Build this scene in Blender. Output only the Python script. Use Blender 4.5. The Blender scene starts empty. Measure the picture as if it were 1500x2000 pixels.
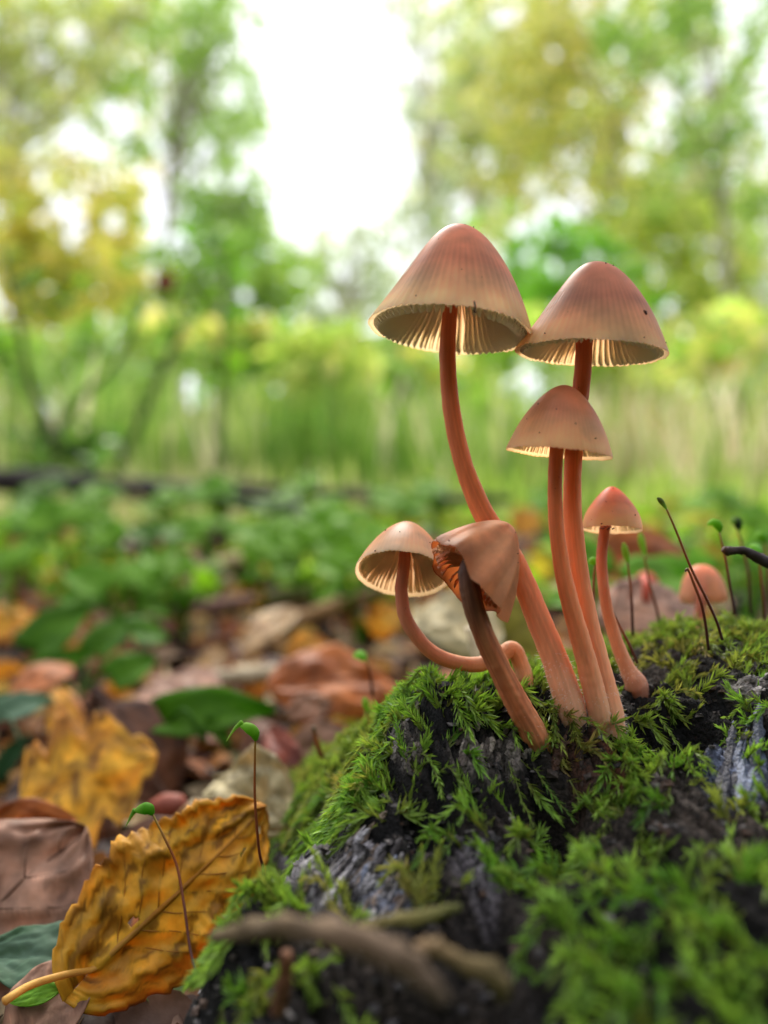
import bpy, math, random
import numpy as np
from mathutils import Vector, Matrix
random.seed(7); R = np.random.RandomState(7)
S = bpy.context.scene; C = S.collection
pi = math.pi
# ------------------------------------------------------------------ camera, world, sun, exposure
F, H = 1444.4, 0.07                       # focal length in pixels of the 1500x2000 photo, camera height (m)
cam = bpy.data.cameras.new('camera'); co = bpy.data.objects.new('camera', cam); C.objects.link(co)
co.location = (0, 0, H); co.rotation_euler = (pi/2, 0, 0); S.camera = co
cam.sensor_fit = 'VERTICAL'; cam.sensor_height = 36; cam.sensor_width = 27; cam.lens = 26
cam.clip_start = 0.005; cam.clip_end = 500
cam.dof.use_dof = True; cam.dof.focus_distance = 0.099; cam.dof.aperture_fstop = 26/3.0
S.view_settings.view_transform = 'Standard'; S.view_settings.look = 'None'; S.view_settings.gamma = 1
S.view_settings.exposure = 0.38
S.cycles.use_denoising = True
S.cycles.max_bounces = 8; S.cycles.transparent_max_bounces = 8
SUN_EL, SUN_AZ = 43, -6
W = bpy.data.worlds.new('World'); S.world = W; W.use_nodes = True
n = W.node_tree.nodes; l = W.node_tree.links; n.clear()
sky = n.new('ShaderNodeTexSky'); sky.sky_type = 'NISHITA'; sky.sun_disc = False
sky.sun_elevation = math.radians(SUN_EL); sky.sun_rotation = math.radians(SUN_AZ)
mx = n.new('ShaderNodeMixRGB'); mx.inputs[0].default_value = 0.82; mx.inputs[2].default_value = (10.4, 10.5, 11.2, 1)   # thin bright cloud
bg = n.new('ShaderNodeBackground'); bg.inputs[1].default_value = 0.15; ow = n.new('ShaderNodeOutputWorld')
l.new(sky.outputs[0], mx.inputs[1]); l.new(mx.outputs[0], bg.inputs[0]); l.new(bg.outputs[0], ow.inputs[0])
sl = bpy.data.lights.new('sun', 'SUN'); so = bpy.data.objects.new('sun', sl); C.objects.link(so)
sl.energy = 3.4; sl.angle = math.radians(18); sl.color = (1, .95, .86)
e, a = math.radians(SUN_EL), math.radians(SUN_AZ)
so.rotation_euler = Vector((math.sin(a)*math.cos(e), math.cos(a)*math.cos(e), math.sin(e))).to_track_quat('Z', 'Y').to_euler()

# ------------------------------------------------------------------ helpers
def at(px, py, d): return np.array([(px-750)/F*d, d, H-(py-1000)/F*d])
def lin(r, g, b):
    f = lambda c: c/12.92 if c <= .04045 else ((c+.055)/1.055)**2.4
    return np.array([f(r/255), f(g/255), f(b/255)])
def hsh(i, j, s=0):
    x = (i*374761393 + j*668265263 + s*974634777) & 0x7fffffff
    x = ((x ^ (x >> 13))*1274126177) & 0x7fffffff
    return ((x ^ (x >> 16)) & 0xffff)/65535.0
def vnoise(x, y, s=0):
    x = np.asarray(x, float); y = np.asarray(y, float)
    i = np.floor(x).astype(np.int64); j = np.floor(y).astype(np.int64); u = x-i; v = y-j
    u = u*u*(3-2*u); v = v*v*(3-2*v)
    return (hsh(i, j, s)*(1-u)+hsh(i+1, j, s)*u)*(1-v)+(hsh(i, j+1, s)*(1-u)+hsh(i+1, j+1, s)*u)*v
def fbm(x, y, s=0, o=4):
    r = 0; a = .5
    for k in range(o): r = r + a*(vnoise(x*2**k, y*2**k, s+k)-.5)*2; a *= .5
    return r
def catmull(pts, n):
    p = np.array(pts, float); m = len(p)
    q = np.vstack([2*p[0]-p[1], p, 2*p[-1]-p[-2]])
    t = np.linspace(0, m-1-1e-9, n); i = t.astype(int); u = (t-i)[:, None]
    a, b, c, d = q[i], q[i+1], q[i+2], q[i+3]
    return .5*((2*b)+(c-a)*u+(2*a-5*b+4*c-d)*u**2+(3*b-a-3*c+d)*u**3)
def unit(v): return v/np.maximum(np.linalg.norm(v, axis=-1, keepdims=True), 1e-12)

class MB:
    def __init__(s): s.v = []; s.f = []; s.c = []; s.n = 0
    def add(s, v, f, c=None):
        v = np.asarray(v, float).reshape(-1, 3); f = np.asarray(f, int)
        s.v.append(v); s.f.append(f+s.n); s.n += len(v)
        c = np.ones(3) if c is None else np.asarray(c, float)
        s.c.append(np.broadcast_to(c.reshape(-1, 3), (len(v), 3)) if c.size == 3 else c.reshape(-1, 3))
    def mesh(s, name, mat=None, smooth=True, origin=None):
        me = bpy.data.meshes.new(name)
        v = np.vstack(s.v)
        if origin is not None: v = v-np.asarray(origin)
        me.vertices.add(len(v)); me.vertices.foreach_set('co', v.astype(np.float32).ravel())
        idx = np.concatenate([f.ravel() for f in s.f]).astype(np.int32)
        tot = np.concatenate([np.full(len(f), f.shape[1]) for f in s.f]).astype(np.int32)
        st = np.concatenate([[0], np.cumsum(tot)[:-1]]).astype(np.int32)
        me.loops.add(len(idx)); me.loops.foreach_set('vertex_index', idx)
        me.polygons.add(len(tot)); me.polygons.foreach_set('loop_start', st); me.polygons.foreach_set('loop_total', tot)
        me.polygons.foreach_set('use_smooth', np.full(len(tot), smooth))
        at_ = me.color_attributes.new('Col', 'FLOAT_COLOR', 'POINT')
        c = np.hstack([np.vstack(s.c), np.ones((len(v), 1))]).astype(np.float32)
        at_.data.foreach_set('color', c.ravel())
        me.update(calc_edges=True); me.validate()
        if mat: me.materials.append(mat)
        return me
def link(name, me, parent=None, loc=None):
    o = bpy.data.objects.new(name, me); C.objects.link(o)
    if parent is not None: o.parent = parent
    if loc is not None: o.location = tuple(loc)
    return o
def tag(o, label=None, cat=None, group=None, kind=None):
    for k, v in (('label', label), ('category', cat), ('group', group), ('kind', kind)):
        if v: o[k] = v
    return o
def root(name, loc, label, cat, group=None):
    o = bpy.data.objects.new(name, None); C.objects.link(o); o.location = tuple(loc); o.empty_display_size = .005
    return tag(o, label, cat, group)
def part(name, mb, mat, parent, smooth=True, thick=0):
    top = parent.parent or parent          # sub-parts share the thing's origin
    o = link(name, mb.mesh(name, mat, smooth, origin=np.array(top.location)), parent)
    if thick: solid(o, thick)
    return o
def solid(o, t):
    m = o.modifiers.new('thickness', 'SOLIDIFY'); m.thickness = t; m.offset = 0
def gridf(nu, nv, wrap=False):
    i = np.arange(nu-1)[:, None]; j = np.arange(nv if wrap else nv-1)[None]; k = (j+1) % nv
    return np.stack([i*nv+j, (i+1)*nv+j, (i+1)*nv+k, i*nv+k], -1).reshape(-1, 4)
def tube(mb, pts, rad, col=None, seg=8, n=None, rough=0, fib=0):
    n = n or max(8, len(pts)*5); p = catmull(pts, n)
    r = np.interp(np.linspace(0, 1, n), np.linspace(0, 1, len(rad)), rad)
    t = unit(np.gradient(p, axis=0)); ref = np.array([0, -1, 0.]) if abs(t[0] @ np.array([0, 1, 0])) < .9 else np.array([1., 0, 0])
    us = []; u = ref
    for k in range(n): u = u-t[k]*(u@t[k]); u = u/np.linalg.norm(u); us.append(u)
    us = np.array(us); vs = np.cross(t, us)
    th = np.linspace(0, 2*pi, seg, endpoint=False)
    rr = r[:, None]*np.ones(seg)
    if rough: rr = rr*(1+rough*fbm(np.arange(n)[:, None]*.5+n, th[None]*1.3, int(n), 3))
    v = p[:, None]+rr[..., None]*(np.cos(th)[None, :, None]*us[:, None]+np.sin(th)[None, :, None]*vs[:, None])
    if col is None: cc = None
    else:
        col = np.asarray(col, float).reshape(-1, 3); x = np.linspace(0, 1, n)
        cc = np.stack([np.interp(x, np.linspace(0, 1, len(col)), col[:, k]) for k in range(3)], -1)
        cc = np.repeat(cc[:, None], seg, 1)
        if fib:      # lengthwise fibres and damp blotches
            a_ = np.linspace(0, 2*pi, seg, endpoint=False)[None]; q_ = x[:, None]
            k1 = fbm(np.cos(a_)*7+5, np.sin(a_)*7+q_*2.5, int(n+rad[0]*1e6) % 97, 3); k2 = fbm(np.cos(a_)*1.5+q_*9, np.sin(a_)*1.5, int(rad[0]*1e6) % 89, 3)
            cc = np.clip(cc*(1+fib*k1[..., None]*1.6)*(1+fib*1.5*np.clip(k2, -1, .3)[..., None]*np.array([.7, 1.1, 1.2])), 0, 1)
        cc = np.concatenate([cc.reshape(-1, 3), cc[0, :1], cc[-1, :1]])
    vv = np.concatenate([v.reshape(-1, 3), p[:1], p[-1:]])
    k = np.arange(seg); k2 = (k+1) % seg
    base = mb.n
    mb.add(vv, gridf(n, seg, True), cc)
    mb.f.append(np.stack([np.full(seg, n*seg), k, k2], -1)+base)
    mb.f.append(np.stack([np.full(seg, n*seg+1), (n-1)*seg+k2, (n-1)*seg+k], -1)+base)
    return p

def mat(name, rough=.6, trans=0, sss=0, bump=0, bscale=1000, var=.25, vscale=400, spec=.4, sscale=.0025, coat=0, bdist=.0003, tint=(1, 1, 1), stretch=None):
    m = bpy.data.materials.new(name); m.use_nodes = True; nt = m.node_tree; N = nt.nodes; L = nt.links
    p = N['Principled BSDF']; out = N['Material Output']
    ca = N.new('ShaderNodeVertexColor'); ca.layer_name = 'Col'
    tc = N.new('ShaderNodeTexCoord'); vec = tc.outputs['Object']
    if stretch:
        mp = N.new('ShaderNodeMapping'); mp.inputs['Scale'].default_value = stretch; L.new(vec, mp.inputs[0]); vec = mp.outputs[0]
    nz = N.new('ShaderNodeTexNoise'); nz.inputs['Scale'].default_value = vscale; nz.inputs['Detail'].default_value = 4; L.new(vec, nz.inputs[0])
    mr = N.new('ShaderNodeMapRange'); mr.inputs[1].default_value = .3; mr.inputs[2].default_value = .7
    mr.inputs[3].default_value = 1-var; mr.inputs[4].default_value = 1+var; L.new(nz.outputs[0], mr.inputs[0])
    mu = N.new('ShaderNodeVectorMath'); mu.operation = 'SCALE'; L.new(ca.outputs[0], mu.inputs[0]); L.new(mr.outputs[0], mu.inputs[3])
    L.new(mu.outputs[0], p.inputs['Base Color'])
    p.inputs['Roughness'].default_value = rough; p.inputs['Specular IOR Level'].default_value = spec
    if sss:
        p.inputs['Subsurface Weight'].default_value = sss; p.inputs['Subsurface Radius'].default_value = (1, .58, .40)
        p.inputs['Subsurface Scale'].default_value = sscale
    if coat: p.inputs['Coat Weight'].default_value = coat
    if bump:
        nb = N.new('ShaderNodeTexNoise'); nb.inputs['Scale'].default_value = bscale; nb.inputs['Detail'].default_value = 6; L.new(vec, nb.inputs[0])
        b = N.new('ShaderNodeBump'); b.inputs['Strength'].default_value = bump; b.inputs['Distance'].default_value = bdist
        L.new(nb.outputs[0], b.inputs['Height']); L.new(b.outputs[0], p.inputs['Normal'])
    if trans:
        t = N.new('ShaderNodeBsdfTranslucent'); ms = N.new('ShaderNodeMixShader'); ms.inputs[0].default_value = trans
        tm = N.new('ShaderNodeVectorMath'); tm.operation = 'MULTIPLY'; tm.inputs[1].default_value = tint
        L.new(mu.outputs[0], tm.inputs[0]); L.new(tm.outputs[0], t.inputs[0])
        L.new(p.outputs[0], ms.inputs[1]); L.new(t.outputs[0], ms.inputs[2]); L.new(ms.outputs[0], out.inputs[0])
    return m
M = dict(
    soil=mat('dark_soil', .95, bump=.6, bscale=300, var=.5, vscale=60, spec=.2, bdist=.002),
    wood=mat('rotten_wood', .8, bump=1, bscale=1400, var=.8, vscale=1600, spec=.25, bdist=.0012),
    chip=mat('weathered_wood', .6, bump=1, bscale=2200, var=.6, vscale=1800, spec=.5, bdist=.0006),
    moss=mat('moss', .45, trans=.4, var=.3, vscale=900, spec=.4, tint=(1.25, 1.25, .8)),
    cap=mat('mushroom_cap', .42, sss=.6, trans=.7, tint=(1.45, 1.42, 1.35), bump=.15, bscale=2500, var=.16, vscale=260, spec=.5, sscale=.0022, bdist=.0001),
    capdry=mat('withered_cap', .6, sss=.3, trans=.4, tint=(1.5, 1.25, 1.0), bump=.35, bscale=1500, var=.16, vscale=350, spec=.3, sscale=.0015, bdist=.0002),
    gill=mat('mushroom_gill', .6, trans=.6, var=.08, vscale=600, spec=.2, tint=(1.12, 1.14, 1.16)),
    flesh=mat('mushroom_flesh', .7, trans=.88, var=.05, vscale=600, spec=.1),
    stem=mat('mushroom_stem', .6, sss=.5, trans=.15, tint=(1.4, 1.1, .9), bump=.4, bscale=2600, var=.07, vscale=1500, spec=.25, sscale=.0018, bdist=.00015, stretch=(1, 1, .15)),
    leaf=mat('dead_leaf', .6, trans=.3, bump=.5, bscale=700, var=.35, vscale=220, spec=.35, bdist=.0004, tint=(1.3, 1.0, .7)),
    green=mat('green_leaf', .6, trans=.45, bump=.3, bscale=200, var=.2, vscale=60, spec=.15, bdist=.0004, tint=(1.3, 1.5, .6)),
    tree=mat('tree_leaf', .4, trans=.5, var=.15, vscale=3, spec=.5, tint=(1.5, 1.5, 1.1)),
    grass=mat('grass_blade', .5, trans=.5, var=.2, vscale=3, spec=.3, tint=(1.35, 1.3, 1.1)),
    bark=mat('tree_bark', .9, bump=.8, bscale=30, var=.3, vscale=8, spec=.2, bdist=.02),
    twig=mat('twig_bark', .75, bump=.6, bscale=600, var=.3, vscale=300, spec=.3, bdist=.0004),
    seta=mat('moss_stalk', .35, trans=.15, var=.1, vscale=500, spec=.5),
    speck=mat('dirt', .8, var=.1),
)
def colmix(a, b, t): return a*(1-t)+b*t

# ------------------------------------------------------------------ ground
GY = [-3, 0, .08, .12, .2, .3, .4, .5, .7, 1, 1.4, 2, 4, 8, 20, 60, 200]; GZ = [-.006, -.006, -.006, -.007, -.008, -.004, .002, .008, .02, .032, .045, .075, .2, .6, 1.6, 3, 6]
def ground(x, y):
    d = np.hypot(x, y)
    z = np.interp(y, GY, GZ)
    return z+.003*fbm(x*25, y*25, 3)*np.clip(d*4, 0, 1)+.02*fbm(x*2, y*2, 9)*np.clip(d-.8, 0, 1)+.12*fbm(x*.4, y*.4, 5)*np.clip((d-2)/3, 0, 1)
u = np.linspace(-1, 1, 221); ax = np.sinh(u*8)/np.sinh(8)*220
gx, gy = np.meshgrid(ax, ax, indexing='ij'); gz = ground(gx, gy)
mb = MB(); c = lin(34, 26, 19)*(1+.6*fbm(gx*30, gy*30, 1))[..., None]
far = np.clip((gy-1.2)/1.5, 0, 1)[..., None]
c = colmix(c, lin(150, 162, 88), far)
mb.add(np.stack([gx, gy, gz], -1), gridf(221, 221), np.clip(c, 0.004, 1))
g = link('ground', mb.mesh('ground', M['soil'])); g['kind'] = 'structure'

# ------------------------------------------------------------------ stump (thin plate surface through measured points)
ctrl = [(1115,1372,.100),(1040,1432,.097),(1195,1415,.0995),(1240,1335,.108),(870,1350,.100),(795,1410,.0985),(960,1345,.106),(1050,1330,.112),
 (1400,1245,.116),(1470,1235,.128),(1300,1275,.115),(1480,1310,.105),(1330,1390,.100),(1440,1420,.096),(1210,1310,.116),
 (775,1490,.096),(900,1500,.092),(1080,1560,.093),(980,1440,.096),(1250,1520,.088),(1430,1520,.089),
 (720,1600,.090),(620,1665,.087),(740,1740,.082),(640,1770,.081),(900,1640,.084),(1100,1650,.088),(1300,1650,.078),(1480,1650,.076),
 (560,1790,.0795),(480,1800,.081),(455,1900,.0785),(430,1990,.077),(600,1900,.071),(800,1850,.072),(1000,1800,.072),(1200,1800,.068),(1400,1800,.066),
 (500,2050,.068),(800,2050,.064),(1100,2000,.060),(1400,2000,.057),(1550,1700,.07),(1600,1400,.09)]
cp = np.array([at(*q) for q in ctrl])
extra = np.array([(-.029,.075,-.004),(-.029,.06,-.004),(-.030,.045,.0),(-.03,.095,.0),(-.020,.100,.003),(-.018,.112,.004),(-.008,.112,.024),(-.004,.13,.03),(-.010,.145,.022),(-.018,.17,.010),(-.022,.14,.006),
 (.01,.135,.035),(.03,.14,.04),(.0,.17,.018),(.03,.17,.02),(.06,.16,.035),(.05,.19,.01),(.09,.15,.04),(.09,.1,.045),(.09,.06,.035),(-.005,.02,.014),(.03,.02,.018),(.07,.03,.024),(-.03,.02,0),(.0,.2,.008),(.09,.2,.01)])
cp = np.vstack([cp, extra])
def tps(r2): return np.where(r2 > 0, .5*r2*np.log(np.maximum(r2, 1e-20)), 0)
P2 = cp[:, :2]*20
A = tps(((P2[:, None]-P2[None])**2).sum(-1))+np.eye(len(P2))*1e-3
Q = np.hstack([np.ones((len(P2), 1)), P2])
Aw = np.linalg.solve(np.block([[A, Q], [Q.T, np.zeros((3, 3))]]), np.concatenate([cp[:, 2], np.zeros(3)]))
SX0, SX1, SY0, SY1, SN = -.040, .098, .018, .205, 420
sx = np.linspace(SX0, SX1, SN); sy = np.linspace(SY0, SY1, SN)
SXg, SYg = np.meshgrid(sx, sy, indexing='ij')
q2 = np.stack([SXg, SYg], -1).reshape(-1, 2)*20
SZ = np.zeros(len(q2))
for k in range(0, len(q2), 20000):
    q = q2[k:k+20000]
    SZ[k:k+20000] = tps(((q[:, None]-P2[None])**2).sum(-1))@Aw[:-3]+Aw[-3]+q@Aw[-2:]
SZ = SZ.reshape(SN, SN)
pxg = SXg/SYg*F+750; pyg = 1000-(SZ-H)/SYg*F
def blob(px, py, cx, cy, rx, ry, rot=0):
    c_, s_ = math.cos(math.radians(rot)), math.sin(math.radians(rot))
    dx = px-cx; dy = py-cy; a = (dx*c_+dy*s_)/rx; b = (-dx*s_+dy*c_)/ry
    return np.clip(1.3-np.sqrt(a*a+b*b), 0, .5)*2
# cavities
for cx, cy, rx, ry, dep in [(1100,1640,55,70,.006),(1080,1560,60,30,.004),(690,1700,35,40,.003),(830,1600,40,60,.003),(1330,1420,60,40,.004),(1280,1690,60,40,.003),(930,1780,80,40,.003),(880,1960,200,60,.004),(650,1650,20,60,.002),(1250,1460,40,30,.002)]:
    SZ = SZ-dep*blob(pxg, pyg, cx, cy, rx, ry)
g1 = (SXg*.5-SYg*.85); g2 = (SXg*.85+SYg*.5)
ridge = np.abs(fbm(g2*450, g1*60, 21, 3)); ridge2 = np.abs(fbm(g2*1100, g1*170, 27, 3))
SZ = SZ+.0016*fbm(SXg*90, SYg*90, 11, 3)+.0011*fbm(SXg*320, SYg*320, 12, 3)-.0030*np.clip(.25-ridge, 0, .25)*4-.0016*np.clip(.2-ridge2, 0, .2)*5+.0008*fbm(SXg*900, SYg*900, 15, 2)
def stump(x, y):
    i = np.clip((x-SX0)/(SX1-SX0)*(SN-1), 0, SN-1.001); j = np.clip((y-SY0)/(SY1-SY0)*(SN-1), 0, SN-1.001)
    a = i.astype(int); b = j.astype(int); u = i-a; v = j-b
    return (SZ[a, b]*(1-u)+SZ[a+1, b]*u)*(1-v)+(SZ[a, b+1]*(1-u)+SZ[a+1, b+1]*u)*v
def hit(px, py, d0=.045, d1=.19):
    "distance at which the view ray through a photo pixel meets the stump"
    d = np.linspace(d0, d1, 900); x = (px-750)/F*d; z = H-(py-1000)/F*d
    ok = (z < stump(x, d)) & (x > SX0) & (x < SX1)
    return d[ok.argmax()] if ok.any() else None
sr = root('tree_stump', (.03, .1, 0), 'dark rotten tree stump overgrown with bright green moss, mushrooms growing on top', 'tree stump')
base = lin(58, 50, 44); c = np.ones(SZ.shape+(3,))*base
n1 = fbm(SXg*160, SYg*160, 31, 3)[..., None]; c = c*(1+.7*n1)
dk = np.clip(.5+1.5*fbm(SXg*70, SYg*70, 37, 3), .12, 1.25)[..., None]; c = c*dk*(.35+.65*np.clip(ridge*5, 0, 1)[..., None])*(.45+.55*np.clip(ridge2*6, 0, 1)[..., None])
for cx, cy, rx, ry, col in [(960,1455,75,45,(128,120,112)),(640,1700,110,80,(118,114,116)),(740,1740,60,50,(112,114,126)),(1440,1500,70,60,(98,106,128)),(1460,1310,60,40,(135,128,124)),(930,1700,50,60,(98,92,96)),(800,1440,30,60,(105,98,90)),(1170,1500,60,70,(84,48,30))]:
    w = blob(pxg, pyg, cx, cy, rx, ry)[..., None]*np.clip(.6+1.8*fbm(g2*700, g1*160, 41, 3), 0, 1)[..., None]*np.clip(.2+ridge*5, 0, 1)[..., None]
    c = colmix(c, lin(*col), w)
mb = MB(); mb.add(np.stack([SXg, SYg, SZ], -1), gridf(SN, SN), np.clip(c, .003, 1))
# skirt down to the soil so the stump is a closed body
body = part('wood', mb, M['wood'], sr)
# splinters of grey weathered wood
def slab(mb, p0, p1, w, th, up, col, seg=9, jag=.35, sd=0):
    "a splintered length of wood: rough faceted bar between two points"
    p0 = np.array(p0); p1 = np.array(p1); t = unit(p1-p0); s = unit(np.cross(t, up)); nn = np.cross(s, t)
    rs = np.random.RandomState(sd)
    prof = [(-1, -.8), (-.55, .5), (0, 1), (.6, .45), (1, -.8)]
    V = []
    for k in range(seg):
        f = k/(seg-1); e = (1-abs(2*f-1)**4)*.75+.25
        for (a, b) in prof: V.append(p0+(p1-p0)*f+s*a*w*e*(1+jag*rs.uniform(-1, 1))+nn*b*th*e*(1+1.3*jag*rs.uniform(-1, 1))+t*rs.uniform(-1, 1)*w*.5)
    b0 = mb.n
    mb.add(V, gridf(seg, 5, True), col)
    mb.f.append(np.array([[0, 1, 2, 3, 4]])+b0); mb.f.append(np.array([[4, 3, 2, 1, 0]])+b0+(seg-1)*5)
rs = np.random.RandomState(5)
def splinters(cx, cy, rx, ry, dirx, diry, n_, l_, w_, cols):
    k = 0
    for q in range(n_*3):
        px = cx+rs.uniform(-rx, rx); py = cy+rs.uniform(-ry, ry)
        L_ = l_*rs.uniform(.5, 1.2); an = rs.normal(0, .12)
        dx = dirx*math.cos(an)-diry*math.sin(an); dy = dirx*math.sin(an)+diry*math.cos(an)
        d0 = hit(px, py); d1 = hit(px+dx*L_, py+dy*L_)
        if d0 is None or d1 is None or abs(d0-d1) > .012: continue
        p0 = at(px, py, d0-.0002); p1 = at(px+dx*L_, py+dy*L_, d1-.0006)
        mb = MB(); slab(mb, p0, p1, w_*rs.uniform(.5, 1.3)*d0/F, w_*.6*d0/F, np.array([0, -.7, .7]), lin(*cols[rs.randint(len(cols))])*rs.uniform(.6, 1.2), sd=q+int(cx))
        part('wood_splinter', mb, M['chip'], sr, smooth=False); k += 1
        if k >= n_: return
G_ = [(150,146,148), (110,106,110), (178,174,178), (64,58,60), (130,112,98)]
splinters(645, 1700, 65, 75, .62, -.78, 70, 75, 6, G_)
splinters(735, 1745, 50, 65, .5, -.86, 50, 50, 6, G_+[(130,136,156)])
splinters(960, 1460, 70, 35, .3, -.9, 26, 34, 7, [(150,140,130),(120,110,104),(90,80,74)])
splinters(790, 1450, 25, 60, .1, -1, 14, 50, 8, [(96,88,78), (70,64,58)])
splinters(1445, 1545, 45, 45, .12, -1, 20, 110, 10, [(92,102,126), (70,76,92), (112,120,140), (60,60,70)])
splinters(1465, 1325, 50, 40, .8, -.5, 10, 60, 14, [(135,128,124), (110,104,100)])
splinters(1100, 1480, 40, 60, .2, -1, 8, 60, 9, [(70,42,26), (50,34,26)])
splinters(930, 1720, 40, 40, .3, -1, 8, 60, 10, [(92,88,92), (70,66,66)])
rs = np.random.RandomState(77); mb = MB()
for k in range(2600):
    x_, y_ = rs.uniform(-.03, .07), rs.uniform(.05, .125); z_ = float(stump(np.array([x_]), np.array([y_]))[0]); q_ = np.array([x_, y_, z_])
    r_ = rs.uniform(.0002, .0011); v = unit(rs.normal(0, 1, (8, 3))*.35+np.array([[a, b, c_] for a in (-1, 1) for b in (-1, 1) for c_ in (-1, 1)]))*r_*rs.uniform(.5, 1.2, (8, 1))*np.array([1, 1, .6])
    v = v@np.array(Matrix.Rotation(rs.uniform(0, 6), 3, 'Z') @ Matrix.Rotation(rs.uniform(0, 1), 3, 'X'))
    mb.add(v+q_, [[0,1,3,2],[4,6,7,5],[0,4,5,1],[2,3,7,6],[0,2,6,4],[1,5,7,3]], lin(*[(50,40,34),(80,74,72),(34,28,26),(110,104,102),(70,48,34),(60,56,58)][rs.randint(6)]))
tag(part('wood_crumbs', mb, M['chip'], sr, smooth=False), kind='stuff')
# ------------------------------------------------------------------ moss
# patches in the photo: cx, cy, rx, ry, rot, density, olive(0 green..1 olive-brown), length factor
PATCH = [(880,1370,120,60,-10,1.3,.05,1),(800,1420,45,60,0,1,.0,1),(870,1430,90,35,10,1,.0,1),(850,1480,110,28,-15,1,.0,1),(990,1500,90,26,22,1,.05,1),(1030,1545,70,22,15,.8,.05,1),
 (690,1590,70,40,-30,1.3,.05,.9),(760,1620,35,60,20,1,.0,1),(800,1530,70,30,-35,1,0,1),(960,1610,80,60,0,0.6,.0,1),(930,1660,50,60,20,.9,.0,1),(1010,1690,35,60,-15,.8,0,1),
 (1085,1430,35,75,10,1.1,.75,1),(1120,1500,60,50,-40,1,.7,1.1),(1040,1350,50,30,0,1,.3,1),(1160,1390,30,18,0,.4,.5,.8),
 (1290,1370,75,24,-10,1,.35,.9),(1250,1450,70,45,15,.9,.15,1),(1270,1500,80,40,10,.9,.1,1),(1190,1540,60,60,0,.8,.15,1),(1340,1230,150,32,-8,1.1,.3,1),(1320,1300,110,34,0,1.2,.65,1),(1440,1270,80,40,0,1.1,.4,1),(1380,1340,50,40,30,.6,.7,1),
 (1440,1430,80,18,-25,1.3,.0,1),(1200,1640,100,60,0,0.54,.1,1),(1330,1620,90,50,0,0.36,.3,1),(1470,1620,70,40,0,0.48,.4,1),(1180,1730,110,50,-20,0.6,.1,1),
 (1200,1850,150,60,-20,0.54,.05,1.1),(1420,1880,140,120,0,0.42,.05,1.1),(1350,1760,110,40,0,0.36,.15,1),(1150,1980,160,50,0,.5,.1,1),
 (560,1760,60,45,-20,1.2,.25,.8),(500,1790,40,50,-30,1.1,.1,.6),(470,1890,36,70,-20,1,.15,.6),(600,1830,110,40,10,.8,.5,1),(700,1800,80,30,10,.7,.5,1),(860,1800,70,35,0,.7,.6,1),(540,1900,90,60,0,.5,.5,.9),(440,1980,40,40,0,.8,.2,.6),(660,1930,50,30,0,.5,.3,1),
 (670,1500,110,100,0,1.1,.55,.8),(760,1350,120,60,0,1.2,.5,.8),(600,1640,60,50,0,1,.2,.7),(950,1300,200,35,0,1.2,.4,1),(1200,1290,60,30,0,1,.3,.9)]
NS = 26000
x0 = R.uniform(SX0+.002, SX1-.002, NS); y0 = R.uniform(SY0+.002, SY1-.004, NS); z0 = stump(x0, y0)
px = x0/y0*F+750; py = 1000-(z0-H)/y0*F
dens = np.zeros(NS); oliv = np.zeros(NS); lf = np.ones(NS)
for (cx, cy, rx, ry, rot, dn, ol, lg) in PATCH:
    w = blob(px, py, cx, cy, rx, ry, rot)*dn; b = w > dens
    dens = np.where(b, w, dens); oliv = np.where(b, ol, oliv); lf = np.where(b, lg, lf)
for cx, cy, rx, ry in [(655,1700,95,85),(745,1750,60,70),(965,1460,65,30),(1440,1510,70,55),(1090,1620,60,85),(1330,1425,60,38),(900,1920,240,70),(940,1710,70,45),(1280,1700,70,45),(1300,1880,60,40),(1120,1790,70,40)]:
    dens = dens*(1-np.clip(blob(px, py, cx, cy, rx, ry)*1.1, 0, 1))
vis = (px > 330) & (px < 1620) & (py < 2120) & (py > 1100)
dens = dens*vis + (~vis)*.35
back = (y0 > .125); dens = np.maximum(dens, back*.55)
dens = dens*np.clip(.75+1.3*fbm(x0*150, y0*150, 77, 3), 0, 1)
keep = R.uniform(0, 1, NS) < dens*.40*np.clip(.10/y0, .6, 2.0)
x0, y0, oliv, lf = x0[keep], y0[keep], oliv[keep], lf[keep]; n_s = len(x0)
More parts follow.
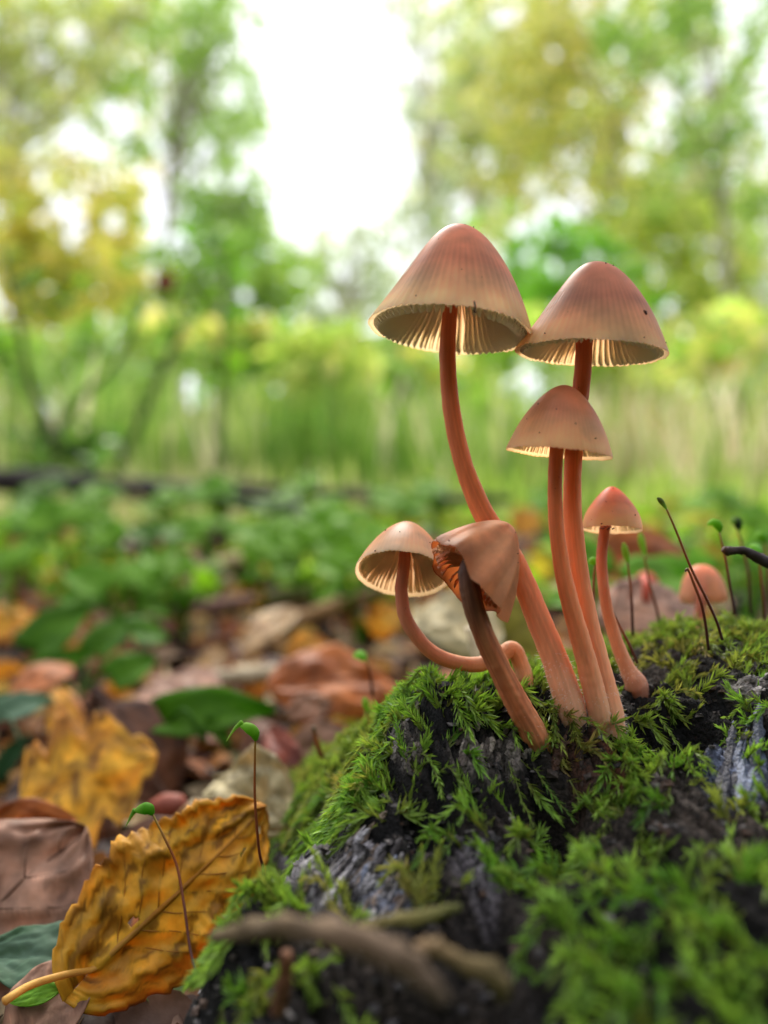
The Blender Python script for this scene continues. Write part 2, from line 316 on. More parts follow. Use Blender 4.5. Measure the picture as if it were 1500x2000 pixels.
def moss_mesh(x0, y0, oliv, lf, hfun, seed, scale=1.0, nl=44):
    r = np.random.RandomState(seed); n_ = len(x0); K = 14
    head = 2*pi*1.1*vnoise(x0*95, y0*95, 88)+r.normal(0, .55, n_)-pi*.5-.6
    e_ = .001; gxh = (hfun(x0+e_, y0)-hfun(x0-e_, y0))/(2*e_); gyh = (hfun(x0, y0+e_)-hfun(x0, y0-e_))/(2*e_)
    # growing tips tend to hang downslope
    down = np.arctan2(-gyh, -gxh); dd = (down-head+pi) % (2*pi)-pi; head = head+dd*np.clip(np.hypot(gxh, gyh)*.35, 0, .6)
    sz_ = r.uniform(.55, 1.15, n_); L_ = r.uniform(.004, .0085, n_)*lf*scale; cur = r.normal(0, .7, n_)
    rise = r.uniform(.0008, .0028, n_)*scale; tipup = r.uniform(-.0006, .0016, n_)*scale
    pts = np.zeros((K, n_, 3)); xx = x0.copy(); yy = y0.copy(); hh = head.copy(); zp = None
    for k in range(K):
        t = k/(K-1); z = hfun(xx, yy)+rise*np.sin(pi*min(t*.75, 1))+tipup*t*t+.0002
        if zp is not None: z = np.clip(z, zp-L_/(K-1)*.9, zp+L_/(K-1)*.9)
        pts[k] = np.stack([xx, yy, z], -1); zp = z
        st = L_/(K-1)*.85; xx = xx+np.cos(hh)*st; yy = yy+np.sin(hh)*st; hh = hh+cur/(K-1)
    T = unit(np.gradient(pts, axis=0)); up = np.array([0, -.25, 1.]); Sd = unit(np.cross(T, up)); Un = np.cross(Sd, T)
    J = nl; tj = np.linspace(.04, 1, J); fi = tj*(K-1); i0 = np.minimum(fi.astype(int), K-2); fu = (fi-i0)[:, None, None]
    Pj = pts[i0]*(1-fu)+pts[i0+1]*fu; Tj, Sj, Uj = T[i0], Sd[i0], Un[i0]
    ang = np.tile(np.array([0, pi, .5*pi, 1.15*pi, -.15*pi]), J//5+1)[:J][:, None]+r.normal(0, .35, (J, n_))
    out_ = np.cos(ang)[..., None]*Sj+np.abs(np.sin(ang))[..., None]*Uj
    spread = r.uniform(.55, 1.05, (J, n_))*(1-.55*tj[:, None]**2)
    D = unit(Tj*np.cos(spread)[..., None]+out_*np.sin(spread)[..., None]+r.normal(0, .08, (J, n_, 3)))
    B = unit(np.cross(D, out_+1e-6)); Nn = np.cross(B, D)
    ll = (sz_[None]*r.uniform(.0012, .0022, (J, n_))*scale*(1-.35*np.abs(tj[:, None]-.35)))[..., None]; ww = ll*.125
    v0 = Pj; v1 = Pj+D*ll*.38+B*ww; v2 = Pj+D*ll*.38-B*ww; v3 = Pj+D*ll*.42-Nn*ww*.55; v4 = Pj+D*ll+Tj*ll*.18
    V = np.stack([v0, v1, v3, v2, v4], 2)          # J,n,5,3
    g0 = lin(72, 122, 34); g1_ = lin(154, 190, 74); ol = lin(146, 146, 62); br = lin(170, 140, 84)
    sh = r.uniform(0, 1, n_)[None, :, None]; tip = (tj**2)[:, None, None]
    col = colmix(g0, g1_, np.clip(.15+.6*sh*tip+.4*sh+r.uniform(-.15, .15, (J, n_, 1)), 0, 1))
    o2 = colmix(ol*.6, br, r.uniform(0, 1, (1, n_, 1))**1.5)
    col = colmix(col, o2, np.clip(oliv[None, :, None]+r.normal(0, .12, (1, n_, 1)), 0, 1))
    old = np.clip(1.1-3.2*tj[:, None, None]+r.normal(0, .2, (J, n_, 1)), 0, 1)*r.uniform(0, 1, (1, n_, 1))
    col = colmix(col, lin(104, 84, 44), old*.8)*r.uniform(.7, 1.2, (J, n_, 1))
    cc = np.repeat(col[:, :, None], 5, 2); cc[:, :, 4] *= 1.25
    f = np.array([[0, 1, 2], [0, 2, 3], [1, 4, 2], [2, 4, 3]])
    Fc = (np.arange(J*n_)[:, None, None]*5+f[None]).reshape(-1, 3)
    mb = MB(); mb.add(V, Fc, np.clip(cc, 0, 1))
    # shoot axes as thin three-sided stalks
    th = np.array([0, 2.1, 4.2]); rad = .00011*scale
    ax_ = pts[:, :, None]+rad*(np.cos(th)[:, None]*Sd[:, :, None]+np.sin(th)[:, None]*Un[:, :, None])
    ax_ = ax_.transpose(1, 0, 2, 3); q = gridf(K, 3, True)
    Fq = (np.arange(n_)[:, None, None]*K*3+q[None]).reshape(-1, 4)
    mb.add(ax_, Fq, lin(110, 120, 50))
    return mb
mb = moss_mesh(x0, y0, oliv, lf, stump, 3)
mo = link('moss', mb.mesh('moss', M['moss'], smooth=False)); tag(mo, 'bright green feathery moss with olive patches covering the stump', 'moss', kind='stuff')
print('moss shoots', n_s)
# ------------------------------------------------------------------ mushrooms
RNGm = np.random.RandomState(11)
CAPS = {}
def cap_surface(prof, nr, nth, R_, Hc, crest, amp, nst, seed, shape=None):
    "lathe with radial striae; prof = [(r/R, z/H)] from apex to margin"
    p = catmull(np.array([(a, b, 0) for a, b in prof]), nr)[:, :2]; p[:, 0] = np.maximum(p[:, 0], 0)
    th = np.linspace(0, 2*pi, nth, endpoint=False)
    r = p[:, :1]*np.ones(nth); z = p[:, 1:2]*np.ones(nth)
    w = np.clip((p[:, :1]-.35)/.6, 0, 1)**1.4
    stri = np.cos(nst*th+1.2*fbm(np.cos(th)*3, np.sin(th)*3, seed))[None]*(.6+.4*fbm(th[None]*4, p[:, :1]*2, seed+3))
    r = r*(1+amp*w*stri); 
    z = z+crest*np.clip((p[:, :1]-.85)/.15, 0, 1)*(stri*.5+.8*fbm(th[None]*6+9, 0*p[:, :1], seed+5))
    r = r*(1+.025*np.cos(th-1)[None]+.02*np.cos(2*th+seed)[None]+.012*fbm(np.cos(th)[None]*2+p[:, :1], np.sin(th)[None]*2, seed+8))
    if shape: r, z = shape(r, z, th[None], p[:, :1])
    return r*np.cos(th)*R_, r*np.sin(th)*R_, z*Hc, stri, p, th
BELL = [(0, 1), (.11, .988), (.23, .94), (.36, .845), (.51, .69), (.67, .49), (.83, .265), (.945, .09), (1, 0)]
ROUND = [(0, 1), (.10, .99), (.25, .93), (.45, .79), (.65, .59), (.82, .36), (.93, .16), (.985, .05), (1, 0)]
DOME = [(0, 1), (.25, .97), (.5, .87), (.72, .7), (.88, .48), (.98, .24), (1.0, .1), (.96, .01), (.94, 0)]
def mushroom(label, cap_px, d, R_px, H_px, lean, back, prof, stem, widths, stemcol, capcol, ngill=62, prot=0, nst=62, amp=.005, shape=None,
             dry=False, gillcol=(255,244,230), stripe=.26, tubex=None, gdeep=.42, specks=6, spin=0, inside=.9):
    s = d/F; Rw = R_px*s; Hw = H_px*s; cc_ = at(*cap_px, d)
    sp = [at(x, y, dd) for x, y, dd in stem]
    dl = unit(sp[-1]-sp[-2]); sp.append(sp[-1]+dl*.004+np.array([0, .0015, -.001])); widths = list(widths)+[widths[-1]*.9]
    bz = sp[-2]
    rt = root('mushroom', bz, label, 'mushroom', 'mushrooms on the stump')
    Rm = Matrix.Rotation(math.radians(lean), 3, 'Y') @ Matrix.Rotation(-math.radians(back), 3, 'X') @ Matrix.Rotation(math.radians(spin), 3, 'Z')
    Rn = np.array(Rm)
    X, Y, Z, stri, p, th = cap_surface(prof, 40, 176, 1, 1, 0.022 if not dry else .025, amp, nst, len(label), shape)
    X *= Rw; Y *= Rw; Z *= Hw
    t = p[:, :1]*np.ones(len(th))
    top, mid, rim = [lin(*q) for q in capcol]
    tt = t[..., None]
    c = np.where(tt < .5, colmix(top, mid, np.clip(tt/.5, 0, 1)), colmix(mid, rim, np.clip((tt-.66)/.3, 0, 1)))
    c = c*(1-stripe*np.clip((tt-.42)/.25, 0, 1)*np.clip((1.02-tt)/.2, 0, 1)*(.5-.5*stri[..., None]))
    blot = fbm(X/Rw*2.2, Y/Rw*2.2+Z/Hw, len(label)+2, 4)[..., None]
    c = c*(1+(.2 if not dry else .35)*blot)*np.array([1, 1-.05, 1-.05])**(blot*2)
    if dry:
        dark = np.clip((tt-.86)/.12, 0, 1)*np.clip(.5+.5*np.cos(th-math.radians(200)), 0, 1)[None, :, None]
        c = colmix(c, lin(110, 64, 40), dark*.7)
    Vo = np.stack([X, Y, Z], -1)
    ip = [(1, .0), (.975, .015), (.93, .07)]+[(a*.93, b*.93-.02) for a, b in prof[-3::-1]]
    ip = np.array([(a, b, 0) for a, b in ip if a > 0.0])
    q = catmull(ip, 22)[:, :2]; q[0] = (1, 0)
    # inner surface follows the outer one's outline
    Xi = []; 
    for k in range(1, 22):
        rr, zz = q[k]
        jr = np.interp(rr, p[:, 0], np.arange(len(p))); a = int(min(jr, len(p)-2)); f = jr-a
        O = Vo[a]*(1-f)+Vo[a+1]*f
        sc = min(1.0, rr/max(p[a, 0]*(1-f)+p[a+1, 0]*f, 1e-4))
        w = (k/21.)
        Xi.append(np.stack([O[:, 0]*sc*(1-.012), O[:, 1]*sc*(1-.012), O[:, 2]-(.05*Hw)*min(1, k/4)], -1))
    Vi = np.array(Xi); ci = np.ones(Vi.shape)*lin(*gillcol)*.95
    Vw = Vo@Rn.T+cc_; Vf = np.concatenate([Vo[-1:], Vi])@Rn.T+cc_
    mb = MB(); mb.add(Vw, gridf(Vo.shape[0], len(th), True), np.clip(c, 0, 1))
    capo = part('cap', mb, M['capdry' if dry else 'cap'], rt)
    mb = MB(); mb.add(Vf, gridf(Vf.shape[0], len(th), True), np.clip(np.concatenate([c[-1:], ci]), 0, 1))
    part('flesh', mb, M['flesh'], capo)
    # gills: radial blades, one mesh shared, each its own object
    def gill_mesh(r0, name):
        ks = 12; rr = np.linspace(.965, r0, ks)
        pz = np.interp(rr, q[::-1, 0], q[::-1, 1]) if False else np.interp(rr, p[:, 0], p[:, 1])-.055
        f = (rr-r0)/(.965-r0)
        lowz = pz-gdeep*np.sin(pi*np.clip(1-f, 0, 1)**.75*.86)**.9*.55*(1 if r0 < .4 else .35)
        zt = pz+.012; lowz = lowz-.05*(1-np.exp(-9*(1-f)))*(1 if r0 < .4 else .6)
        m = MB(); wd = Rw*.009
        wav = (.02*np.sin(f*9+1) if not dry else .07*np.sin(f*11))*Rw
        A_ = np.stack([rr*Rw*.975, wav*0-wd, zt*Hw], -1); B_ = np.stack([rr*Rw*.975, wav*0+wd, zt*Hw], -1); C_ = np.stack([rr*Rw*.97, wav, lowz*Hw], -1)
        V_ = np.stack([A_, C_, B_], 1)
        gc = np.ones((ks, 3, 3))*lin(*gillcol); gc[:, 1] *= 1.08 if not dry else .85
        gc[:3] *= 1.05
        m.add(V_, gridf(ks, 3, True), np.clip(gc, 0, 1))
        return m.mesh(name, M['gill'], True)
    g1m = gill_mesh(.2, 'gill'); g2m = gill_mesh(.62, 'short_gill')
    for k in range(ngill):
        for (me, nm, off) in ((g1m, 'gill', 0), (g2m, 'short_gill', .5)):
            if dry and nm == 'short_gill': continue
            an = 2*pi*(k+off+RNGm.uniform(-.12, .12))/ngill
            o = link(nm, me, rt, cc_-bz)
            # follow the local margin radius
            jx = int(an/(2*pi)*len(th)) % len(th); fr = math.hypot(X[-1, jx], Y[-1, jx])/Rw; fz = 0
            an2 = math.atan2(Y[-1, jx], X[-1, jx])
            o.rotation_euler = (Rm @ Matrix.Rotation(an2, 3, 'Z')).to_euler(); o.scale = (fr*.995, 1, 1)
            if dry: o.location = tuple(cc_-bz+Rn@np.array([0, 0, Z[-1, jx]*.25-.03*Hw])); o.scale = (fr*.96, 1, RNGm.uniform(.7, .92))
    # stem
    topin = cc_+Rn@np.array([0, 0, Hw*(.62 if not dry else .5)])
    sp2 = [topin]+sp
    mb = MB(); wr = [widths[0]]+list(widths)
    rads = [w/2*pp[1]/F for w, pp in zip(wr, sp2)]
    tube(mb, sp2, rads, [lin(*q_) for q_ in stemcol], seg=44, n=120, rough=.07, fib=.12 if not dry else .38)
    stemo = part('stem', mb, M['stem'], rt)
    pc = catmull(sp, 60)
    for k in range(specks+2):
        q_ = pc[RNGm.randint(4, 54)]; an = RNGm.uniform(.3, pi-.3); rd = np.interp(.5, np.linspace(0, 1, len(rads)), rads)*.97; r_ = RNGm.uniform(.5, 1.1)*s
        c0 = q_+np.array([math.cos(an), -math.sin(an), 0])*rd; mb = MB(); tube(mb, [c0-[0, 0, r_], c0+[0, -r_*.2, 0], c0+[r_*.4, 0, r_]], [r_*.3, r_*.7, r_*.2], lin(60, 34, 26), 5, 5)
        part('dirt_speck', mb, M['speck'], stemo)
    # crumbs of dirt stuck on the cap
    for k in range(specks):
        a = int(RNGm.uniform(8, 36)); b = int(RNGm.uniform(.56, .94)*len(th)) % len(th)
        pt = Vw[a, b]; nn = unit(pt-(cc_+Rn@np.array([0, 0, Hw*.3])))
        mb = MB(); r_ = RNGm.uniform(.6, 1.6)*s
        tv = unit(RNGm.normal(0, 1, 3)); tube(mb, [pt+nn*r_*.5-tv*r_*1.2, pt+nn*r_*.9, pt+nn*r_*.5+tv*r_*1.3], [r_*.3, r_, r_*.3], lin(40, 24, 18), 5, 5)
        part('dirt_speck', mb, M['speck'], capo)
    return rt, Vw, sp
PINK = [(186,122,100), (212,158,124), (242,216,174)]
st_up = [(176,90,54), (200,112,66), (214,130,80), (224,150,104), (232,170,132), (234,186,158)]
def shA(r, z, th, t):      # straight left flank, bulging right flank
    return r*(1+.10*np.cos(th)*np.sin(pi*np.clip(t, 0, 1))), z
m1, V1, s1 = mushroom('tallest mushroom, wide conical pinkish cap with a small black hooked fibre at its rim', (876,646), .100, 163, 208, 6, 2, BELL,
  [(880,600,.100),(874,690,.100),(882,800,.100),(906,910,.1),(943,1000,.1),(985,1065,.1),(1013,1115,.1),(1050,1205,.1),(1086,1295,.1),(1115,1385,.0995)], [28,32,34,36,42,44,44,48,52,58],
  st_up, PINK, shape=shA, gdeep=.5)
m2, V2, s2 = mushroom('second tallest mushroom, bell-shaped dusky pink cap with a brown crumb on its right side', (1151,690), .0995, 143, 176, 4, -2, BELL,
  [(1143,655,.1),(1137,740,.1),(1124,850,.1),(1118,930,.1),(1119,1010,.1),(1130,1115,.1),(1148,1215,.1),(1171,1310,.1),(1188,1390,.1),(1195,1435,.1)], [32,33,34,34,36,38,42,46,58,52],
  st_up, [(180,124,104),(202,152,124),(238,204,160)], shape=shA)
m3, V3, s3 = mushroom('middle-height mushroom with a small domed cap overlapping the stem of the one behind it', (1090,886), .0955, 101, 134, 6, 0, ROUND,
  [(1087,878,.0955),(1084,970,.0955),(1090,1060,.096),(1109,1160,.0965),(1134,1250,.0975),(1155,1330,.0985),(1172,1400,.099)], [27,28,30,34,38,42,44],
  st_up, [(188,126,100),(208,156,122),(238,204,160)], gdeep=.35, stripe=.14)
def shS(r, z, th, t): return r*(1+.10*np.sin(pi*np.clip(t, 0, 1)**3)), z
m4, V4, s4 = mushroom('small right-hand mushroom, rosy pointed cap with a thin white edge, slender curved stem', (1195,1035), .108, 56, 86, 3, 9, ROUND,
  [(1181,1036,.108),(1175,1100,.108),(1184,1180,.108),(1203,1250,.108),(1225,1305,.108),(1243,1338,.108)], [20,21,22,25,30,44],
  [(190,110,80),(200,120,88),(208,140,100),(216,160,130),(180,120,110)], [(204,116,88),(216,146,112),(234,200,164)], ngill=28, shape=shS, stripe=.05, amp=.004)
m5, V5, s5 = mushroom('pale cream mushroom at the left, tilted cap and stem curved like a hook', (784,1122), .1045, 93, 118, 9, 33, ROUND,
  [(789,1105,.1035),(784,1155,.1035),(796,1215,.1035),(845,1275,.104),(915,1298,.105),(965,1288,.106),(1000,1268,.107),(1018,1300,.107),(1030,1345,.106)], [23,25,27,28,30,31,32,32,34],
  [(150,80,56),(180,106,76),(206,140,104),(216,164,124),(214,160,120),(206,150,116)], [(220,176,146),(228,194,164),(236,214,184)], gillcol=(250,230,210), stripe=.15)
def shD(r, z, th, t):
    f = np.clip(t, 0, 1)
    r = r*(1+.07*f*np.cos(3*th+.6)+.05*f*np.sin(5*th+1)+.05*np.sin(9*th+2*t)*f+.05*fbm(np.cos(th)*2+t, np.sin(th)*2, 3))
    z = z+.10*f**3*np.cos(2*th+.4)+.04*f*f*np.sin(5*th)
    # the near flank droops, the near left flank is pulled up over the gills
    z = z-.26*f**4*np.clip(np.cos(th-math.radians(-30)), 0, 1)**2
    return r, z
m6, V6, s6 = mushroom('withered tan mushroom in front, shrivelled cap bent over with dark brown exposed gills', (913,1128), .0945, 100, 142, 42, 18, ROUND,
  [(918,1108,.0935),(922,1170,.0925),(945,1240,.093),(978,1310,.094),(1008,1370,.0955),(1042,1432,.097)], [40,42,42,44,48,52],
  [(84,50,34),(84,52,36),(124,80,54),(184,116,76),(204,132,92),(212,138,98),(208,134,96)], [(210,144,98),(222,162,116),(206,144,98)], ngill=32, shape=shD, dry=True, gillcol=(244,204,168), nst=9, amp=.035, stripe=.12, specks=4, gdeep=.55)
m7, V7, s7 = mushroom('tiny blurred pinkish mushroom behind the moss at the far right', (1374,1172), .137, 44, 70, -4, 0, DOME,
  [(1370,1160,.134),(1366,1210,.134),(1362,1250,.132)], [20,20,22], [(200,120,96),(206,130,110)], [(216,160,136),(220,168,142),(222,178,152)], ngill=16, stripe=.05, specks=0)
m8, V8, s8 = mushroom('blurred little red-pink mushroom behind the white-edged one', (1262,1152), .19, 26, 36, 0, 0, DOME,
  [(1262,1135,.165),(1262,1190,.165),(1262,1240,.16)], [14,14,16], [(196,96,80),(200,110,90)], [(212,120,100),(212,126,104),(210,134,110)], ngill=14, stripe=.05, specks=0)
# hooked black fibre and crumbs
mb = MB(); d = .0885
tube(mb, [at(926,588,d), at(928,600,d), at(926,608,d), at(932,611,d)], [.00009, .00013, .00013, .00005], lin(18, 12, 12), 6, 14)
tag(link('black_fibre', mb.mesh('black_fibre', M['speck'])), 'tiny black hooked fibre stuck on the rim of the tallest mushroom cap', 'fibre')
mb = MB(); p_ = V2[27, int(.865*176)]; tube(mb, [p_+np.array([-.0002, -.0001, .0002]), p_, p_+np.array([.0002, -.0001, -.0003])], [.0001, .0003, .0001], lin(60, 34, 20), 6, 6)
part('dirt_crumb', mb, M['speck'], m2)
for k in range(9):
    x_ = 1172+k*3.4+RNGm.uniform(-1, 1); mb = MB(); q_ = at(x_, 1031+RNGm.uniform(-2, 3), .1032)
    tube(mb, [q_-[.0001, 0, 0], q_, q_+[.0001, 0, .00005]], [.00005, .00012, .00005], lin(20, 12, 12), 5, 4)
    part('dirt_speck', mb, M['speck'], m4)
# white felt at the foot of the stems
def felt(par, sp, w, d, n_, ln=.0006, span=.006):
    r = np.random.RandomState(n_); mb = MB(); p = catmull(sp, 200); end = p[-30]
    cand = [q for q in range(5, 190) if np.linalg.norm(p[q]-end) < span]
    for k in range(n_):
        q = cand[int(len(cand)*r.uniform(0, 1)**.6)]; an = r.uniform(-.2, pi+.2); rd = w/2*d/F*1.02
        o_ = np.array([math.cos(an), -math.sin(an)*.9, 0]); b_ = p[q]+o_*rd; dr = unit(o_+r.normal(0, .4, 3)+np.array([0, 0, -.3]))*ln*r.uniform(.3, 1.2)
        tube(mb, [b_-dr*.2, b_+dr*.5+r.normal(0, .00006, 3), b_+dr], [.00002, .000018, .000006], lin(240, 232, 226), 3, 4)
    tag(part('root_hairs', mb, M['gill'], par), kind='stuff')
felt(m1, s1, 56, .1, 420); felt(m2, s2, 56, .1, 260); felt(m3, s3, 42, .098, 160); felt(m6, s6, 50, .096, 120, .0004); felt(m4, s4, 40, .108, 120, .0004)
# ------------------------------------------------------------------ moss capsules on stalks
def sporo(label, pts, d, cap=None, w=20, green=(112,160,40), red=True, beak=None, thick=5.5, blur=None):
    ds = d if isinstance(d, (list, tuple)) else [d]*len(pts)
    P_ = [at(x, y, dd) for (x, y), dd in zip(pts, ds)]
    rt = root('moss_stalk', P_[-1], label, 'moss stalk', 'capsule stalks rising from the moss')
    mb = MB(); c0 = lin(150, 130, 50) if cap else lin(70, 60, 30)
    c_ = [c0, lin(150, 80, 40), lin(90, 36, 26), lin(52, 28, 24)] if red else [lin(110, 130, 50), lin(120, 100, 50), lin(90, 70, 40)]
    tube(mb, P_, [thick*.4*ds[0]/F, thick*.5*ds[0]/F, thick*.55*ds[-1]/F], c_, 8, 40)
    part('seta', mb, M['seta'], rt)
    if cap:
        C_ = [at(x, y, ds[0]) for x, y in cap]; wr = w/2*ds[0]/F
        mb = MB(); tube(mb, C_, [wr*.35, wr*.9, wr, wr*.75, wr*.3], [lin(*green)*.9, lin(*green), lin(150, 190, 80)], 14, 24)
        cps = part('capsule', mb, M['green'], rt)
    if beak:
        mb = MB(); B_ = [at(x, y, ds[0]) for x, y in beak]; tube(mb, B_, [w*.22*ds[0]/F, w*.13*ds[0]/F, w*.03*ds[0]/F], [lin(*green), lin(170, 190, 110)], 8, 12)
        part('hood', mb, M['green'], cps)
    return rt
sporo('hooded drooping green capsule on a reddish stalk left of the stump, above the yellow leaf', [(499,1442),(498,1470),(498,1560),(506,1660),(514,1700),(520,1790)], .103, [(500,1446),(496,1430),(482,1420),(470,1418)], 22, beak=[(473,1410),(458,1424),(442,1448)])
sporo('round green capsule with a thin beak on a long dark stalk crossing the yellow leaf', [(298,1590),(318,1630),(345,1690),(360,1770),(375,1870),(408,1962)], [.096,.0955,.095,.093,.09,.086], [(299,1590),(290,1580),(278,1580),(264,1584)], 24, green=(90,150,30), beak=[(264,1582),(256,1594),(246,1614)])
sporo('slender grey green capsule in front of the blurred yellow leaf', [(450,1648),(470,1680),(500,1760)], .118, [(420,1614),(432,1630),(449,1648)], 15, green=(120,140,100))
sporo('long leaning stalk with a narrow pointed green tip on the right', [(1302,994),(1322,1040),(1350,1110),(1380,1170),(1400,1215),(1411,1250)], .1035, [(1284,972),(1292,980),(1303,996)], 10, green=(100,110,60))
sporo('shorter stalk with a black hooked tip in front of the tiny pinkish mushroom', [(1338,1116),(1344,1113),(1355,1140),(1370,1180),(1378,1220),(1384,1270)], .1035)
sporo('plump green capsule on a brown stalk rising right of the tiny pinkish mushroom', [(1404,1040),(1416,1085),(1425,1140),(1435,1200)], .115, [(1406,1040),(1404,1028),(1394,1020),(1382,1024)], 17)
sporo('dark blurred capsule on a faint stalk near the broken twig', [(1441,1036),(1448,1060),(1462,1120),(1466,1200)], .135, [(1444,1036),(1438,1018),(1428,1022)], 18, green=(50,60,48))
sporo('pale shining capsule just above the broken twig', [(1482,1084),(1486,1120),(1492,1180),(1494,1240)], .125, [(1482,1084),(1476,1070),(1464,1068)], 17, green=(150,190,120))
sporo('light green capsule at the right edge of the photo', [(1494,1060),(1500,1120),(1502,1230)], .14, [(1494,1060),(1486,1046),(1474,1052)], 18)
sporo('upright spindle capsule right of the white-edged mushroom', [(1226,1098),(1231,1140),(1234,1180),(1236,1240)], .118, [(1218,1060),(1222,1080),(1227,1100)], 14, green=(140,160,60))
sporo('blurred upright capsule right under the white-edged cap', [(1259,1085),(1266,1130),(1285,1200),(1292,1260)], .128, [(1250,1040),(1254,1060),(1260,1085)], 14, green=(150,170,70))
sporo('stalk with a small green capsule between the stems and the white-edged mushroom', [(1163,1100),(1160,1130),(1158,1200),(1156,1320)], .112, [(1166,1099),(1158,1096),(1150,1099)], 17, green=(130,180,60))
sporo('thin dark stalk leaning beside the slender curved stem', [(1194,1188),(1212,1225),(1232,1265),(1245,1295)], .109)
sporo('blurred upright green capsule on a golden stalk behind the stump edge', [(716,1388),(724,1420),(734,1460),(742,1500)], .125, [(712,1362),(714,1375),(718,1392)], 14, green=(150,170,70))
sporo('thick blurred golden stalk left of the stump behind the capsule stalk', [(612,1420),(622,1460),(640,1510)], .135, thick=10)
sporo('pale green capsule floating above blurred moss below the hooked mushroom', [(715,1290),(722,1310),(728,1360)], .14, [(714,1290),(704,1280),(690,1282)], 20, green=(140,180,90))
sporo('small green capsule low beside the yellow leaf tip', [(512,1745),(518,1765),(520,1790)], .095, [(500,1735),(508,1740),(514,1752)], 16, green=(60,130,40))
# ------------------------------------------------------------------ sticks and twigs
def stick(name, label, pts, d, rad, cols, cat='stick', group=None, rough=.35, seg=12, n=None, m='twig', knots=0):
    ds = d if isinstance(d, (list, tuple)) else [d]*len(pts)
    P_ = [at(x, y, dd) for (x, y), dd in zip(pts, ds)]
    mb = MB(); tube(mb, P_, [r_*dd/F for r_, dd in zip(rad, ds)], [lin(*q_) for q_ in cols], seg, n or 40, rough=rough)
    o = link(name, mb.mesh(name, M[m], origin=P_[0]), loc=P_[0]); return tag(o, label, cat, group)
stick('broken_twig', 'dark broken twig poking in from the right edge above the moss', [(1412,1072),(1422,1076),(1455,1076),(1490,1094),(1540,1112)], .107, [6,9,8,11,12], [(70,50,40),(48,40,38),(52,44,40)], 'twig')
stick('dead_stick', 'thick grey-brown blurred root arching across the bottom foreground', [(420,1830),(520,1812),(640,1822),(740,1850),(820,1900),(870,1960)], [.068,.060,.056,.054,.053,.052], [12,22,27,28,26,14], [(84,70,44),(100,80,60),(70,58,44)], 'root', rough=.6)
stick('dead_stick', 'light tan knobbly stick piece at the bottom right of the arching root', [(810,1850),(850,1850),(900,1880),(960,1900),(985,1950)], .058, [10,17,15,24,14], [(130,104,74),(100,84,52),(84,74,42)], 'stick', rough=.7)
stick('dead_stick', 'tan blurred twig lying over moss above the arching root', [(700,1812),(760,1800),(830,1790),(900,1770)], .0665, [6,12,14,7], [(112,96,54),(84,86,40)], 'stick', rough=.8)
stick('dead_stick', 'short dark stub standing at the lower left of the stump foreground', [(560,1860),(555,1920),(540,1980)], .066, [12,16,14], [(96,60,36),(80,50,30)], 'stick')
stick('dead_stick', 'pale grey stick lying level in the litter left of the moss', [(370,1325),(450,1322),(520,1316),(610,1318)], .27, [12,15,17,14], [(150,136,110),(176,160,132),(160,140,110)], 'stick')
stick('dead_stick', 'brown slanting stick pointing toward the pale mushroom', [(500,1250),(600,1205),(680,1180),(752,1155)], .36, [12,17,18,12], [(130,100,66),(150,116,74),(120,90,60)], 'stick')
stick('dead_stick', 'reddish grey stick behind the heart-leaved plant', [(270,1212),(360,1190),(450,1178),(500,1170)], .40, [10,13,13,10], [(130,96,84),(116,84,74)], 'stick')
stick('dead_stick', 'pale cut stick piece leaning in the middle litter', [(350,1150),(400,1120),(470,1090)], .48, [10,16,14], [(186,170,130),(170,150,110)], 'stick')
stick('dead_stick', 'short whitish stick beside the small yellow leaf', [(515,1172),(560,1164),(612,1160)], .45, [14,17,15], [(206,196,160),(190,176,140)], 'stick')
stick('dead_stick', 'whitish curved stem rising behind the hooked stem', [(915,1225),(925,1260),(935,1300),(945,1350)], .15, [8,8,9,10], [(226,206,180),(220,190,160)], 'stick', rough=.05)
stick('fallen_branch', 'long dark fallen branch at the back of the litter on the left', [(-200,928),(0,936),(200,950),(420,968),(600,1006),(650,1030)], [.95,.9,.85,.8,.75,.74], [22,25,22,20,17,12], [(46,36,32),(36,30,28),(30,26,24)], 'branch')
stick('fallen_branch', 'second dark branch lying further back toward the centre', [(430,945),(600,960),(800,975),(1000,975)], 1.1, [9,12,12,9], [(50,40,34),(40,34,30)], 'branch')
